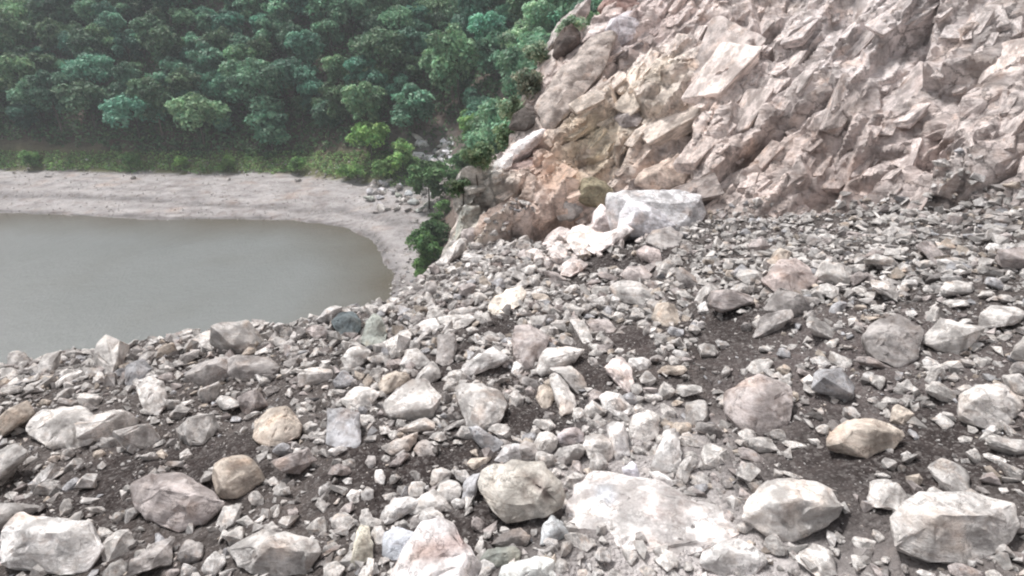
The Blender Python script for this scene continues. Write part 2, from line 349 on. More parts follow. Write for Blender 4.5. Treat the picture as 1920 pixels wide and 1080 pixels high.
# ------------------------------------------------------------------ rocks
def rock_mesh(name, pts, size, seed, res=11, rough=1.0, bev=.07):
    """an irregular broken rock: convex hull, worn edges, then uneven relief; pts is (n,3) local"""
    bm = bmesh.new()
    for p in pts: bm.verts.new(p)
    r = bmesh.ops.convex_hull(bm, input=bm.verts[:])
    junk = [g for g in r['geom_interior'] if isinstance(g, bmesh.types.BMVert)] + [v for v in bm.verts if not v.link_faces]
    bmesh.ops.delete(bm, geom=list(set(junk)), context='VERTS')
    bmesh.ops.dissolve_limit(bm, angle_limit=math.radians(9), verts=bm.verts[:], edges=bm.edges[:])
    if bev: bmesh.ops.bevel(bm, geom=bm.edges[:], offset=size * bev, segments=2, profile=.6, affect='EDGES', clamp_overlap=True)
    bmesh.ops.triangulate(bm, faces=bm.faces[:])
    lim = size / res
    for _ in range(5):
        es = [e for e in bm.edges if e.calc_length() > lim * 1.45]
        if not es or len(bm.verts) > 3500: break
        bmesh.ops.subdivide_edges(bm, edges=es, cuts=1); bmesh.ops.triangulate(bm, faces=[f for f in bm.faces if len(f.verts) > 3])
    bmesh.ops.smooth_vert(bm, verts=bm.verts[:], factor=.18, use_axis_x=True, use_axis_y=True, use_axis_z=True)
    bm.normal_update()
    P = np.array([v.co[:] for v in bm.verts]); Nn = np.array([v.normal[:] for v in bm.verts]); Q = P / size
    off = np.array([seed * 3.17 % 91, seed * 1.7 % 53, seed * .77 % 37])
    d = .05 * fbm(Q * 2.2 + off, 3, seed) + .035 * fbm(Q * 6 + off, 3, seed + 5)
    rg = 1 - np.abs(fbm(Q * 3.1 + off, 2, seed + 9)) * 2; d = d - .045 * np.clip(rg - .72, 0, 1) / .28
    tr = np.round(fbm(Q * 1.6 + off * 1.3, 2, seed + 13) * 5) / 5; d = d + .05 * tr
    P = P + Nn * (d * size * rough)[:, None]
    for v, p in zip(bm.verts, P): v.co = p
    me = bpy.data.meshes.new(name); bm.to_mesh(me); bm.free()
    for p in me.polygons: p.use_smooth = True
    me.set_sharp_from_angle(angle=math.radians(32))
    me.materials.append(M_rock)
    return me
W = (.51, .50, .50); PG = (.40, .388, .383); G = (.29, .275, .272); T = (.42, .375, .335); BG = (.345, .348, .368)
D = (.10, .085, .08); K = (.60, .545, .535); MV = (.345, .315, .312); O = (.20, .18, .13); LG = (.485, .47, .462); GG = (.30, .32, .30)
heroes_done = []       # (px, py, short phrase, world centre, radius)
taken = []
def hero(name, short, label, outline, colr, ridge=None, w=.45, depth=.55, fwd=.28, seed=1, rough=1.0, group=None, cat='boulder', bev=.05, flat=0, anchor=None, pull=.12, marks=None, grow=1.0):
    O_ = np.array(outline, float); c = O_.mean(0)
    if grow != 1: O_ = c + (O_ - c) * grow; ridge = [(c[0] + (a - c[0]) * grow, c[1] + (b_ - c[1]) * grow, f_) for a, b_, f_ in ridge] if ridge else ridge
    lo = O_[:, 1].max(); h = lo - O_[:, 1].min()
    ap = anchor or (c[0], min(lo - .07 * h, 1075 if lo > 1080 else 9999))
    q = hit(*ap)
    if q is None: q = smooth_hit(*ap)
    rr = ray(*ap); t0 = (q - CAM).dot(rr) / rr.dot(rr)
    t0 -= pull * math.sqrt(max(10, O_[:, 0].max() - O_[:, 0].min()) * h) / FPX * t0
    wpx = O_[:, 0].max() - O_[:, 0].min(); size = math.sqrt(wpx * h) / FPX * t0
    lr = random.Random(seed * 7 + int(c[0]))
    def tg(px, py):
        g = smooth_hit(px, min(py, 1300)); r2 = ray(px, py); tt = (g - CAM).dot(r2) / r2.dot(r2)
        return max(t0 - 2.2 * size, min(t0 + 2.2 * size, tt))
    ts = [(1 - w) * t0 + w * tg(px, py) for px, py in O_]
    pts = []
    for (px, py), t in zip(O_, ts): pts.append(at(px, py, t))
    down = np.array([0, 0.25, -1.0])
    view = ray(*c); view = view / np.linalg.norm(view)
    for (px, py), t in zip(O_, ts):                      # the far and buried side
        f_ = .82; p = at(c[0] + (px - c[0]) * f_, c[1] + (py - c[1]) * f_, t); pts.append(p + view * size * depth * lr.uniform(.7, 1) + down * size * .25)
    if ridge is None:                                    # broken faces on the near side
        k = len(O_); s0 = lr.randrange(k)
        for j in range(4):
            px, py = O_[(s0 + j * k // 4) % k]; f_ = lr.uniform(.25, .6); t = (1 - w) * t0 + w * tg(c[0], c[1])
            pts.append(at(c[0] + (px - c[0]) * f_, c[1] + (py - c[1]) * f_, t) - view * size * fwd * lr.uniform(.6, 1.0) * (1 - flat))
    else:
        for px, py, f_ in ridge:
            pts.append(at(px, py, (1 - w) * t0 + w * tg(px, py)) - view * size * f_)
    pts = np.array(pts); org = pts.mean(0); org[2] = pts[:, 2].min()
    me = rock_mesh(name, pts - org, size, seed, 11 if size < 1.2 else 16, rough * .8, bev)
    if marks:
        n_ = len(me.vertices); co = np.zeros(n_ * 3); me.vertices.foreach_get('co', co); co = co.reshape(-1, 3); nr = np.array([v.normal[:] for v in me.vertices])
        C3 = np.tile(np.array(colr, float), (n_, 1)); tm_ = (1 - w) * t0 + w * tg(c[0], c[1]); wob_ = fbm(co / size * 4, 3, seed)
        for ax, ay, bx, by, r_, mc, dep_ in marks:
            A_ = at(ax, ay, tm_) - view * size * .2 - org; B_ = at(bx, by, tm_) - view * size * .2 - org; AB = B_ - A_
            tt_ = np.clip((co - A_).dot(AB) / max(AB.dot(AB), 1e-9), 0, 1); dv = co - A_ - tt_[:, None] * AB; dv = dv - (dv @ view)[:, None] * view
            aw = np.exp(-((np.linalg.norm(dv, axis=1) / (r_ / FPX * t0)) * (1 + .5 * wob_)) ** 4)[:, None] * ((nr @ view) < .35)[:, None]
            C3 = C3 * (1 - .85 * aw) + np.array(mc) * .85 * aw; co = co - nr * aw * dep_ * size
        me.vertices.foreach_set('co', co.ravel()); set_col(me, C3); me.materials.clear(); me.materials.append(M_marked)
    o = link(name, me); o.location = tuple(org); o.color = tuple(colr) + (1,)
    tag(o, label, cat, group)
    heroes_done.append((c[0], c[1], short, pts.mean(0), size)); taken.append((pts[:, 0].mean(), pts[:, 1].mean(), size * .5))
    return o
def blob(cx, cy, w, h, s):
    r = random.Random(s); k = 9; return [(cx + w / 2 * math.cos(a) * r.uniform(.82, 1.1), cy + h / 2 * math.sin(a) * r.uniform(.82, 1.1)) for a in [2 * math.pi * (i + r.uniform(-.3, .3)) / k for i in range(k)]]

HB = [  # short phrase, label, outline, colour, options
 ('the pale boulder with the shaded lower face', 'pale grey angular boulder with a flat underside shaded, left of the middle of the rubble', [(727,749),(758,727),(774,718),(791,714),(808,732),(822,743),(819,757),(808,779),(769,784),(741,781),(730,766)], LG, dict(ridge=[(741,772,.3),(760,766,.38),(806,763,.36),(776,735,.22),(797,728,.18)])),
 ('the hollowed pale boulder', 'pale rock with a hollow in its top, left of a tan rounded rock', [(641,749),(666,729),(691,728),(709,738),(694,754),(672,770),(652,763)], LG, {}),
 ('the tan rounded rock', 'tan rounded rock leaning under a long grey wedge', [(711,718),(724,702),(741,697),(763,702),(766,710),(741,729),(722,738)], T, {}),
 ('the long grey wedge', 'long narrow grey wedge of rock slanting up behind a pale angular boulder', [(769,721),(786,699),(808,679),(819,685),(824,704),(808,716)], PG, {}),
 ('the long pale slab by the river edge', 'long pale slab tilted upward on the rim above the river', [(713,649),(736,631),(755,621),(769,625),(766,638),(741,649),(719,656)], LG, {}),
 ('the two-faced grey boulder', 'big grey boulder with a light left face and darker right face on dark soil', [(858,732),(869,724),(888,722),(919,727),(936,738),(949,760),(938,782),(922,802),(897,804),(880,802),(872,771)], PG, dict(ridge=[(906,734,.30),(900,770,.36),(897,796,.30),(932,762,.18)])),
 ('the sharp white boulder', 'bright white boulder with a pointed tip and shaded base above the dark soil', [(861,702),(872,682),(897,663),(922,652),(930,663),(947,671),(930,685),(894,693),(874,707)], W, {}),
 ('the blue-grey bar', 'blue-grey bar of rock sticking down from the two-faced grey boulder', [(880,802),(897,802),(941,829),(922,849),(902,838),(886,816)], BG, {}),
 ('the smooth lilac slab', 'smooth upright lilac-grey slab just below a pale rock with a hollow top', [(618,772),(640,768),(672,777),(672,827),(663,838),(640,838),(615,830)], BG, dict(flat=.6)),
 ('the pale flat stone over the cupped rock', 'pale flat stone lying across a cupped grey rock', [(752,804),(774,791),(797,784),(812,793),(811,804),(788,807),(763,811)], LG, {}),
 ('the cupped grey rock', 'cupped grey rock with a curved upper rim below a pale flat stone', [(719,835),(741,835),(761,818),(781,810),(777,829),(763,846),(736,852),(722,843)], PG, {}),
 ('the squat grey rock', 'squat grey rock with a domed top beside the cupped rock', [(786,829),(799,825),(816,843),(813,854),(786,854),(777,843)], G, {}),
 ('the tall grey block', 'tall grey block standing upright above the long grey wedge', [(824,632),(852,628),(855,652),(849,677),(836,685),(819,677),(824,657)], G, {}),
 ('the low grey lump', 'low grey lump between the tall grey block and the long pale slab', [(752,684),(763,658),(780,655),(797,667),(805,680),(783,690)], PG, {}),
 ('the grey-green pyramid', 'pointed grey-green rock on the rim with the river behind it', [(678,640),(688,605),(700,590),(715,597),(724,625),(718,645),(695,650)], GG, {}),
 ('the white rim rock', 'whitish rock on the rim right of the grey-green pyramid', [(775,615),(795,602),(815,597),(823,612),(815,622),(790,625)], W, {}),
 ('the paired pale rock', 'pale wide rock next to the whitish rim rock', [(825,597),(850,590),(875,590),(890,597),(875,610),(850,618),(832,606)], LG, {}),
 ('the bright tilted boulder', 'bright cream boulder tilted up alone in the middle of the fine rubble', [(918,578),(930,558),(950,545),(975,538),(985,548),(975,570),(950,585),(930,587)], (.62,.58,.53), dict(ridge=[(925,575,.25),(970,560,.3),(950,556,.3)])),
 ('the sloping pale rock', 'pale sloping rock below the grey-green pyramid', [(641,671),(658,654),(677,649),(694,660),(680,679),(655,696)], LG, {}),
 ('the dark wet rock', 'dark blue-grey wet-looking rock on the rim beside the river', [(622,602),(641,588),(660,586),(674,600),(674,615),(664,635),(640,632)], (.10,.12,.13), {}),
 ('the mauve block', 'mauve-grey block with a flat pale top in the centre of the rubble', [(962,635),(968,613),(990,610),(1012,621),(1026,635),(1020,652),(1009,666),(1001,688),(976,688),(965,663)], MV, dict(ridge=[(966,636,.25),(1003,632,.3),(985,668,.3),(1012,640,.25)])),
 ('the cream boulder with the cut end', 'cream boulder with a dark cut right end beside the mauve block', [(1009,696),(1015,671),(1026,656),(1057,653),(1090,657),(1073,677),(1051,688),(1032,696),(1018,703)], LG, {}),
 ('the standing wedge', 'tall pale wedge standing on its point above the dark soil', [(1032,707),(1043,702),(1059,716),(1073,738),(1079,757),(1071,771),(1051,779),(1047,760),(1037,732)], LG, dict(ridge=[(1050,712,.2),(1062,745,.3),(1058,770,.25)])),
 ('the leaning grey rock', 'grey rock leaning on the back of the standing wedge', [(1034,693),(1059,696),(1073,689),(1093,707),(1098,727),(1084,738),(1071,724),(1057,707)], PG, {}),
 ('the round tan rock', 'rounded tan rock tucked left of the standing wedge', [(1008,745),(1012,727),(1023,723),(1034,730),(1038,748),(1032,762),(1017,766)], T, {}),
 ('the thin grey shard', 'thin grey shard lying on dark soil below the mauve block', [(973,708),(985,705),(1005,715),(1010,725),(995,727),(978,719)], G, {}),
 ('the narrow pale slab', 'narrow pale slab slanting down beside a humped rock', [(1068,600),(1082,597),(1100,610),(1110,632),(1108,645),(1092,640),(1080,618)], LG, {}),
 ('the humped mauve rock', 'humped mauve-brown rock touching the narrow pale slab', [(1101,603),(1120,598),(1140,602),(1153,615),(1145,625),(1118,624)], MV, {}),
 ('the smooth pale disc', 'smooth pale disc-shaped rock near the right side of the rubble', [(1212,568),(1222,562),(1235,566),(1252,582),(1245,594),(1228,588)], LG, {}),
 ('the pale dusty hook', 'pale dusty boulder with a hooked lower end right of the dark hollow', [(1135,690),(1150,675),(1165,672),(1180,690),(1186,715),(1178,735),(1165,725),(1150,710)], K, {}),
 ('the flat-topped white slab', 'flat-topped white slab at the upper end of the dusty white rocks', [(1126,745),(1135,738),(1160,740),(1185,765),(1172,772),(1150,772),(1135,770)], W, {}),
 ('the white pillar', 'white pillar-like rock standing beside the square block', [(1140,800),(1152,793),(1170,795),(1178,830),(1180,850),(1155,860),(1145,830)], W, {}),
 ('the square block', 'squarish cream block with worn corners among the dusty white rocks', [(1183,800),(1190,780),(1212,772),(1232,780),(1232,815),(1212,825),(1185,818)], LG, {}),
 ('the round white rock', 'rounded white rock directly above the largest flat boulder', [(1003,830),(1012,813),(1028,810),(1045,822),(1042,838),(1030,850),(1012,848)], LG, {}),
 ('the lilac block', 'lilac-grey block with a flat face between rounded rocks', [(1048,815),(1060,805),(1080,803),(1093,812),(1092,828),(1070,832),(1052,828)], (.40,.385,.41), {}),
 ('the oval grey rock', 'oval grey rock lying under the lilac block', [(1040,855),(1051,841),(1084,833),(1096,844),(1079,866),(1051,872)], PG, {}),
 ('the chipped cream rock', 'cream rock with a chipped lower corner right of the oval rock', [(1096,838),(1100,820),(1130,816),(1146,828),(1147,855),(1130,868),(1105,858)], LG, {}),
 ('the largest flat boulder', 'largest smooth flat boulder with a brown scar, overhanging a dark gap', [(897,905),(905,885),(930,868),(960,860),(990,862),(1018,866),(1035,885),(1050,905),(1058,930),(1050,950),(1020,965),(985,974),(950,978),(925,960),(905,935)], (.47,.45,.42), dict(w=.30, ridge=[(930,900,.17),(990,890,.19),(1020,915,.19),(1000,945,.19),(945,945,.17),(975,915,.21)], depth=.42, bev=.09, rough=.7, pull=.2, marks=[(985,890,1008,905,11,(.16,.135,.12),.05),(1008,905,1030,935,10,(.18,.15,.14),.045),(983,920,998,945,8,(.27,.24,.22),.03)])),
 ('the pale wedge on the boulder', 'pale wedge leaning on the back of the largest flat boulder', [(930,862),(945,840),(965,832),(978,834),(980,862),(950,868)], (.50,.49,.50), {}),
 ('the grey lump behind the boulder', 'small grey lump wedged behind the largest flat boulder', [(978,862),(972,840),(985,828),(1002,832),(1010,855),(995,865)], G, {}),
 ('the blue-grey splinter', 'blue-grey splinter standing against the left side of the largest boulder', [(867,935),(872,905),(888,893),(899,890),(893,915),(888,940),(878,945)], BG, {}),
 ('the grey dome', 'grey domed rock left of the blue-grey splinter', [(819,925),(828,908),(845,902),(862,910),(861,928),(850,944),(838,940)], PG, {}),
 ('the curled pale rock', 'pale rock with a curled edge above the grey dome', [(808,905),(812,882),(828,878),(845,885),(840,900),(822,900),(812,912)], LG, {}),
 ('the white lump with a notch', 'white rounded lump with a notched lower side in the lower left rubble', [(716,970),(722,950),(740,936),(765,933),(783,940),(775,955),(755,963),(740,975),(725,982)], W, {}),
 ('the folded grey rock', 'folded grey rock bridging the white lump and the grey dome', [(765,955),(790,930),(812,918),(830,935),(842,955),(820,950),(795,957),(772,965)], PG, {}),
 ('the round white stone', 'round white stone resting on top of the huge foreground boulder', [(788,970),(797,955),(812,952),(826,962),(834,980),(815,988),(795,985)], W, {}),
 ('the huge foreground boulder', 'huge white foreground boulder with a pinkish-brown patch near its top', [(715,1100),(752,1044),(774,1005),(797,985),(824,980),(849,983),(863,999),(874,1025),(902,1050),(915,1100),(870,1150),(750,1150)], (.57,.55,.56), dict(ridge=[(770,1040,.22),(870,1040,.24),(862,1058,.26),(800,1080,.32),(840,1120,.3)], anchor=(820,1076), marks=[(800,1030,862,1012,24,(.25,.19,.18),.03),(770,1048,800,1030,13,(.32,.26,.24),.02)])),
 ('the blue-grey square slab', 'blue-grey square slab leaning left of the huge foreground boulder', [(719,1040),(722,1000),(745,990),(775,1000),(770,1020),(755,1045),(735,1048)], (.37,.39,.43), dict(flat=.5)),
 ('the long cream cone', 'long cream cone-shaped rock left of the blue-grey square slab', [(657,1055),(668,1020),(675,988),(690,990),(697,1020),(699,1045),(685,1055),(668,1060)], (.50,.48,.42), {}),
 ('the pale tooth', 'pale tooth-shaped rock between the cream cone and blue-grey slab', [(698,1000),(702,988),(715,988),(721,1005),(718,1022),(705,1020)], LG, {}),
 ('the bottom grey block', 'grey block cut by the bottom edge below the cream cone', [(665,1080),(680,1062),(705,1058),(712,1085),(700,1100),(668,1100)], PG, {}),
 ('the small cream knob', 'small cream knob above the long cream cone', [(675,975),(678,957),(690,955),(697,972),(692,987),(678,985)], LG, {}),
 ('the left white chip', 'small white angular chip, left one of two bright chips on dark soil', [(650,930),(660,918),(674,922),(673,942),(660,944)], W, {}),
 ('the right white chip', 'small white rounded chip, right one of two bright chips on dark soil', [(678,925),(688,913),(699,920),(700,933),(690,940),(680,935)], W, {}),
 ('the lone white pebble', 'lone white oval pebble on dark soil above two bright chips', [(702,895),(706,883),(716,882),(722,895),(719,907),(706,906)], W, {}),
 ('the muddy grey cobble', 'muddy grey cobble on dark soil above the lone white pebble', [(685,868),(690,855),(703,856),(704,870),(695,878)], G, {}),
 ('the half-buried disc', 'grey half-buried disc between the largest boulder and the white dust', [(1058,912),(1063,895),(1080,886),(1096,892),(1090,905),(1075,917)], PG, {}),
 ('the white dusty sheet', 'broad low sheet of white dusty rock at the lower right', [(1075,925),(1085,895),(1115,880),(1160,888),(1205,900),(1262,915),(1345,945),(1385,1000),(1290,1042),(1180,1032),(1120,1003),(1068,985),(1060,955)], (.52,.50,.50), dict(w=.88, depth=.12, ridge=[(1110,915,.05),(1180,930,.07),(1240,960,.08),(1220,1000,.07),(1120,975,.05),(1290,985,.06)], rough=.8, marks=[(1100,915,1135,925,22,(.43,.45,.49),.0),(1130,985,1200,970,20,(.44,.43,.43),.01),(1210,1010,1290,1015,14,(.42,.40,.40),.01),(1160,905,1230,960,14,(.58,.51,.50),.0)])),
 ('the bluish split rock', 'bluish-white split rock at the lower tip of the white sheet', [(1015,1020),(1020,985),(1035,968),(1052,980),(1065,1003),(1050,1012),(1030,1018)], (.46,.48,.50), {}),
 ('the bottom white block', 'wide bluish-white block cut by the bottom edge under the largest boulder', [(940,1085),(945,1062),(980,1055),(1005,1045),(1035,1052),(1044,1095),(1000,1115),(945,1110)], (.56,.58,.58), {}),
 ('the grey-blue flat rock', 'grey-blue flat rock touching the huge foreground boulder on its right', [(905,1050),(920,1030),(960,1025),(973,1035),(970,1055),(930,1062)], GG, {}),
 ('the mottled grey rock', 'mottled grey rock in the shadow gap under the largest boulder', [(925,1020),(945,1000),(975,993),(992,1005),(985,1022),(960,1028)], G, {}),
 ('the lilac shard', 'small lilac-white shard with a sharp edge beside the white pillar', [(1167,878),(1185,866),(1193,872),(1200,895),(1185,897),(1172,890)], (.58,.58,.64), {}),
 ('the white fin', 'white fin-shaped rock standing right of the square block', [(1222,880),(1230,850),(1245,812),(1265,808),(1277,850),(1262,882),(1240,885)], W, {}),
 ('the white strip', 'thin white strip of rock lying below the white fin', [(1218,885),(1235,885),(1264,905),(1255,912),(1232,905)], W, {}),
 ('the small bottom rock', 'small pale rock at the right end of the wide bluish block', [(1040,1060),(1050,1048),(1062,1055),(1067,1078),(1050,1086)], LG, {}),
 ('the bottom cobble', 'small rounded cobble on gravel at the bottom edge', [(1080,1080),(1085,1070),(1098,1068),(1106,1082),(1095,1092)], LG, {}),
 ('the flat-topped pale block', 'huge flat-topped pale block at the foot of the cliff', [(1139,388),(1142,363),(1170,358),(1232,359),(1275,354),(1312,366),(1322,400),(1305,432),(1250,450),(1200,446),(1148,430)], (.50,.50,.52), dict(w=.2, ridge=[(1148,371,.10),(1185,377,.20),(1262,381,.22),(1308,376,.14),(1180,415,.16),(1262,430,.2)], depth=.7, bev=.012, rough=.6, anchor=(1235,432))),
 ('the white wedge', 'bright white wedge leaning on the front of the flat-topped pale block', [(1164,424),(1168,400),(1180,381),(1205,383),(1235,398),(1258,420),(1232,436),(1188,440)], (.60,.60,.64), dict(w=.2, depth=.4, bev=.012, rough=.5, anchor=(1210,452), pull=.1)),
 ('the white spike', 'white pink-tinged spike of rock left of the flat-topped block', [(1106,428),(1116,398),(1127,384),(1136,394),(1140,408),(1156,402),(1162,425),(1130,444)], (.66,.60,.60), dict(pull=.45)),
 ('the blush slab', 'pale pinkish slab at the left end of the white fallen rocks', [(1018,456),(1028,440),(1050,428),(1067,432),(1072,450),(1045,462)], K, dict(pull=.45)),
 ('the white crumbling mass', 'white crumbling mass of rock below the white spike', [(1064,445),(1078,427),(1095,424),(1112,432),(1135,437),(1148,447),(1110,466),(1080,470)], (.68,.64,.62), dict(pull=.45)),
 ('the long white ridge', 'long white ridge of rock running up to the flat-topped block', [(1098,462),(1130,438),(1165,425),(1188,430),(1152,457),(1120,474)], (.70,.66,.66), dict(pull=.45)),
 ('the pink-white disc', 'pink-white rock overhanging a shadow below the crumbling mass', [(1052,514),(1057,495),(1070,485),(1085,488),(1102,495),(1087,507),(1070,517)], K, dict(pull=.45)),
 ('the olive overhang', 'olive-brown overhanging rock on the cliff left of the flat-topped block', [(1076,368),(1096,337),(1110,333),(1132,342),(1145,356),(1143,376),(1125,386),(1095,378)], O, {}),
 ('the broad grey slab', 'broad grey slab with a ragged rim on the right of the upper rubble', [(1148,540),(1165,528),(1195,530),(1220,545),(1228,560),(1205,572),(1165,565)], PG, {}),
 ('the brown-grey rock', 'brown-grey rock resting behind the broad grey slab', [(1163,515),(1180,500),(1205,500),(1220,515),(1212,528),(1185,530)], MV, {}),
 ('the lobed mauve rock', 'lobed mauve rock above the brown-grey rock', [(1195,470),(1212,462),(1235,470),(1240,490),(1228,498),(1205,485)], (.44,.39,.385), {}),
 ('the grey rock under the block', 'grey rock lying under the right part of the flat-topped block', [(1215,452),(1226,434),(1255,427),(1278,440),(1270,460),(1238,464)], G, {}),
 ('the grey cliff-foot rock', 'smooth grey rock set in earth at the cliff foot', [(1038,388),(1060,370),(1085,375),(1092,395),(1075,407),(1050,412)], PG, {}),
 ('the pale rim blade', 'long pale blade of rock pointing up at the left rim below the cliff', [(820,494),(840,465),(862,448),(872,452),(866,472),(845,487),(832,499)], LG, {}),
]
for i, (short, label, outl, c, opt) in enumerate(HB):
    ys_ = [p[1] for p in outl]; xs_ = [p[0] for p in outl]; big = max(xs_) - min(xs_) > 130
    hero('boulder', short, label, outl, c, seed=50 + i * 3, grow=1.04 if big else 1.16, **opt)
# outcrops on the cliff: fixed slabs, two of them dark stand-ins for a cavity and a groove
CB = [
 ('domed slab', 'big domed grey-brown slab with a pale rim on the cliff edge', [(1004,205),(1007,165),(1018,148),(1045,122),(1075,102),(1105,72),(1132,58),(1158,58),(1150,92),(1135,130),(1100,165),(1060,205),(1036,246),(1016,238)], (.37,.33,.31), dict(w=.75, depth=.5, ridge=[(1030,160,.10),(1075,130,.12),(1120,95,.10),(1060,180,.10),(1030,210,.10)], rough=.6)),
 ('dark knob', 'dark brown rounded knob of rock and roots on the upper cliff edge', [(1036,104),(1044,70),(1058,48),(1072,42),(1090,58),(1089,82),(1066,100),(1045,114)], D, dict(w=.3, pull=.6)),
 ('dark hollow', 'rock coloured near black as the shaded hollow left of the domed slab', [(952,238),(963,212),(985,200),(1004,208),(1006,228),(985,242)], (.09,.08,.075), dict(w=.3, pull=.9)),  # stands in for a cavity, its shade put into the near-black colour
 ('dark strip', 'narrow slab coloured dark like a shaded groove slanting across the upper cliff', [(1148,113),(1165,96),(1198,76),(1213,70),(1206,86),(1172,110)], (.22,.20,.20), dict(w=.7, depth=.3)),  # slab in place of a groove, the groove's shade painted as dark grey
 ('white shard', 'bright white shard at the lower end of a white streak on the cliff', [(922,322),(927,303),(945,293),(964,288),(960,310),(936,324)], (.74,.73,.74), dict(w=.5)),
 ('white streak', 'long white streak of broken rock slanting along the cliff edge', [(938,292),(972,262),(1003,245),(1030,238),(1022,256),(985,282),(955,304)], (.70,.67,.68), dict(w=.7, depth=.3)),
 ('brown cliff block', 'brown-grey square-edged block right of the long crack in the cliff', [(1190,345),(1205,318),(1235,298),(1272,285),(1300,310),(1285,345),(1235,352)], (.42,.35,.31), dict(w=.7, depth=.35)),
 ('pale upper block', 'pale grey upper block beside the domed slab on the cliff edge', [(1110,62),(1122,34),(1150,18),(1190,12),(1212,38),(1196,66),(1160,90),(1130,84)], (.47,.45,.48), dict(w=.7, depth=.35)),
 ('reddish crown', 'reddish-brown rock at the very top of the cliff edge', [(1120,18),(1140,-18),(1190,-35),(1232,-10),(1205,14),(1160,24)], (.36,.26,.24), dict(w=.6)),
 ('ridge ledge', 'pale grey ledge along the top of the cliff edge beside the dark knob', [(1000,120),(1022,82),(1050,40),(1088,2),(1112,-14),(1108,20),(1066,42),(1040,80),(1030,112)], (.44,.41,.40), dict(w=.4, pull=.1)),
 ('pink apron', 'smooth brown-pink apron of rock at the cliff foot under the orange-stained rock', [(885,440),(900,400),(950,370),(1010,362),(1040,375),(1035,410),(1000,432),(930,455)], (.44,.36,.32), dict(w=.9, depth=.25)),
 ('triangular cliff rock', 'triangular mauve rock jutting out in the middle of the cliff', [(1150,222),(1166,190),(1186,196),(1206,222),(1196,238),(1165,240)], MV, dict(w=.6)),
]
for i, (short, label, outl, c, opt) in enumerate(CB):
    hero('rock_outcrop', 'the ' + short, label, outl, c, seed=400 + i * 3, cat='outcrop', **{**dict(pull=.42, bev=.035), **opt})
# boulders of the slide either side
SB = [
 ('the left ridge boulder', 'wide pale boulder on the rim, far left of the rubble', blob(120, 800, 150, 90, 3), LG), ('the left tan block', 'tan block half buried left of the smooth lilac slab', blob(520, 800, 110, 80, 4), T),
 ('the left mauve boulder', 'mauve boulder low in the left part of the rubble', blob(330, 940, 180, 120, 5), MV), ('the left white cap', 'white-capped boulder near the lower left corner', blob(90, 1020, 210, 130, 6), W),
 ('the left grey ledge', 'grey ledge of rock on the rim left of the dark wet rock', blob(470, 690, 120, 60, 7), G), ('the left bottom slab', 'broad grey slab at the bottom edge left of the cream cone', blob(520, 1040, 190, 110, 8), PG),
 ('the left rim splinter', 'tall pale splinter on the rim, left part', blob(285, 740, 60, 80, 9), LG),
 ('the right brown boulder', 'brown-grey boulder right of the square cream block', blob(1420, 760, 150, 110, 10), MV), ('the right pale cluster rock', 'pale boulder right of the white dusty sheet', blob(1490, 950, 200, 130, 11), LG),
 ('the right corner boulder', 'large grey boulder in the lower right corner', blob(1790, 990, 260, 170, 12), PG), ('the right dark block', 'dark grey block under the right-hand cliff', blob(1680, 640, 130, 100, 13), G),
 ('the right flat rock', 'flat tan rock on gravel right of the brown-grey boulder', blob(1620, 820, 150, 80, 14), T), ('the right upper block', 'angular mauve block fallen at the cliff foot, right of the flat-topped block', blob(1480, 520, 110, 80, 15), (.38,.33,.32)),
 ('the right edge rock', 'pale rock by the right edge below the cliff', blob(1860, 760, 130, 100, 16), LG), ('the right bottom block', 'square white block on gravel at the bottom, right of the sheet', blob(1380, 1050, 130, 80, 17), W),
]
for i, (short, label, outl, c) in enumerate(SB): hero('boulder', short, label, outl, c, seed=700 + i)

# ------------------------------------------------------------------ loose rocks and fine rubble
hv, hf, ho = [], [], 0
for o in [o for o in col.objects if o.name.startswith(('boulder', 'rock_outcrop'))]:
    co = np.zeros(len(o.data.vertices) * 3); o.data.vertices.foreach_get('co', co); hv.append(co.reshape(-1, 3) + np.array(o.location)); hf += [[v + ho for v in p.vertices] for p in o.data.polygons]; ho += len(o.data.vertices)
hbvh = BVHTree.FromPolygons([Vector(v) for v in np.concatenate(hv).tolist()], hf)
def under_hero(q, m=.03):
    r = hbvh.ray_cast(Vector((q[0], q[1], 60)), Vector((0, 0, -1))); return r[0] is not None and r[0].z > q[2] + m
def hides_hero(q):
    d = Vector(q) - Vector(CAM); L_ = d.length; r = hbvh.ray_cast(Vector(CAM) + d.normalized() * .5, d.normalized()); return r[0] is not None
def proto_points(seed, k=14, flat=(1, 1, 1)):
    r = np.random.default_rng(seed); p = r.normal(size=(k, 3)); p /= np.linalg.norm(p, axis=1, keepdims=True); p *= r.uniform(.75, 1.1, (k, 1))
    return p * np.array(flat) * .5
flats = [(1, .8, .6), (1, .7, .45), (1, .9, .8), (1.1, .6, .5), (.9, .85, .55), (1.2, .7, .35)]
protos = [rock_mesh('rock_%s' % 'shape', proto_points(900 + k, 13 + k % 5, flats[k % 6]), 1.0, 900 + k, 8, .75, .035) for k in range(30)]
def tone():
    u = rng.random(); v = rng.uniform(.82, 1.15)
    for lim, nm, c in ((.36, 'pale grey', LG), (.62, 'grey', PG), (.76, 'dark grey', G), (.84, 'mauve', MV), (.89, 'tan', T), (.96, 'white', W), (1.01, 'blue-grey', BG)):
        if u < lim: return nm, tuple(np.clip(np.array(c) * v, 0, .8))
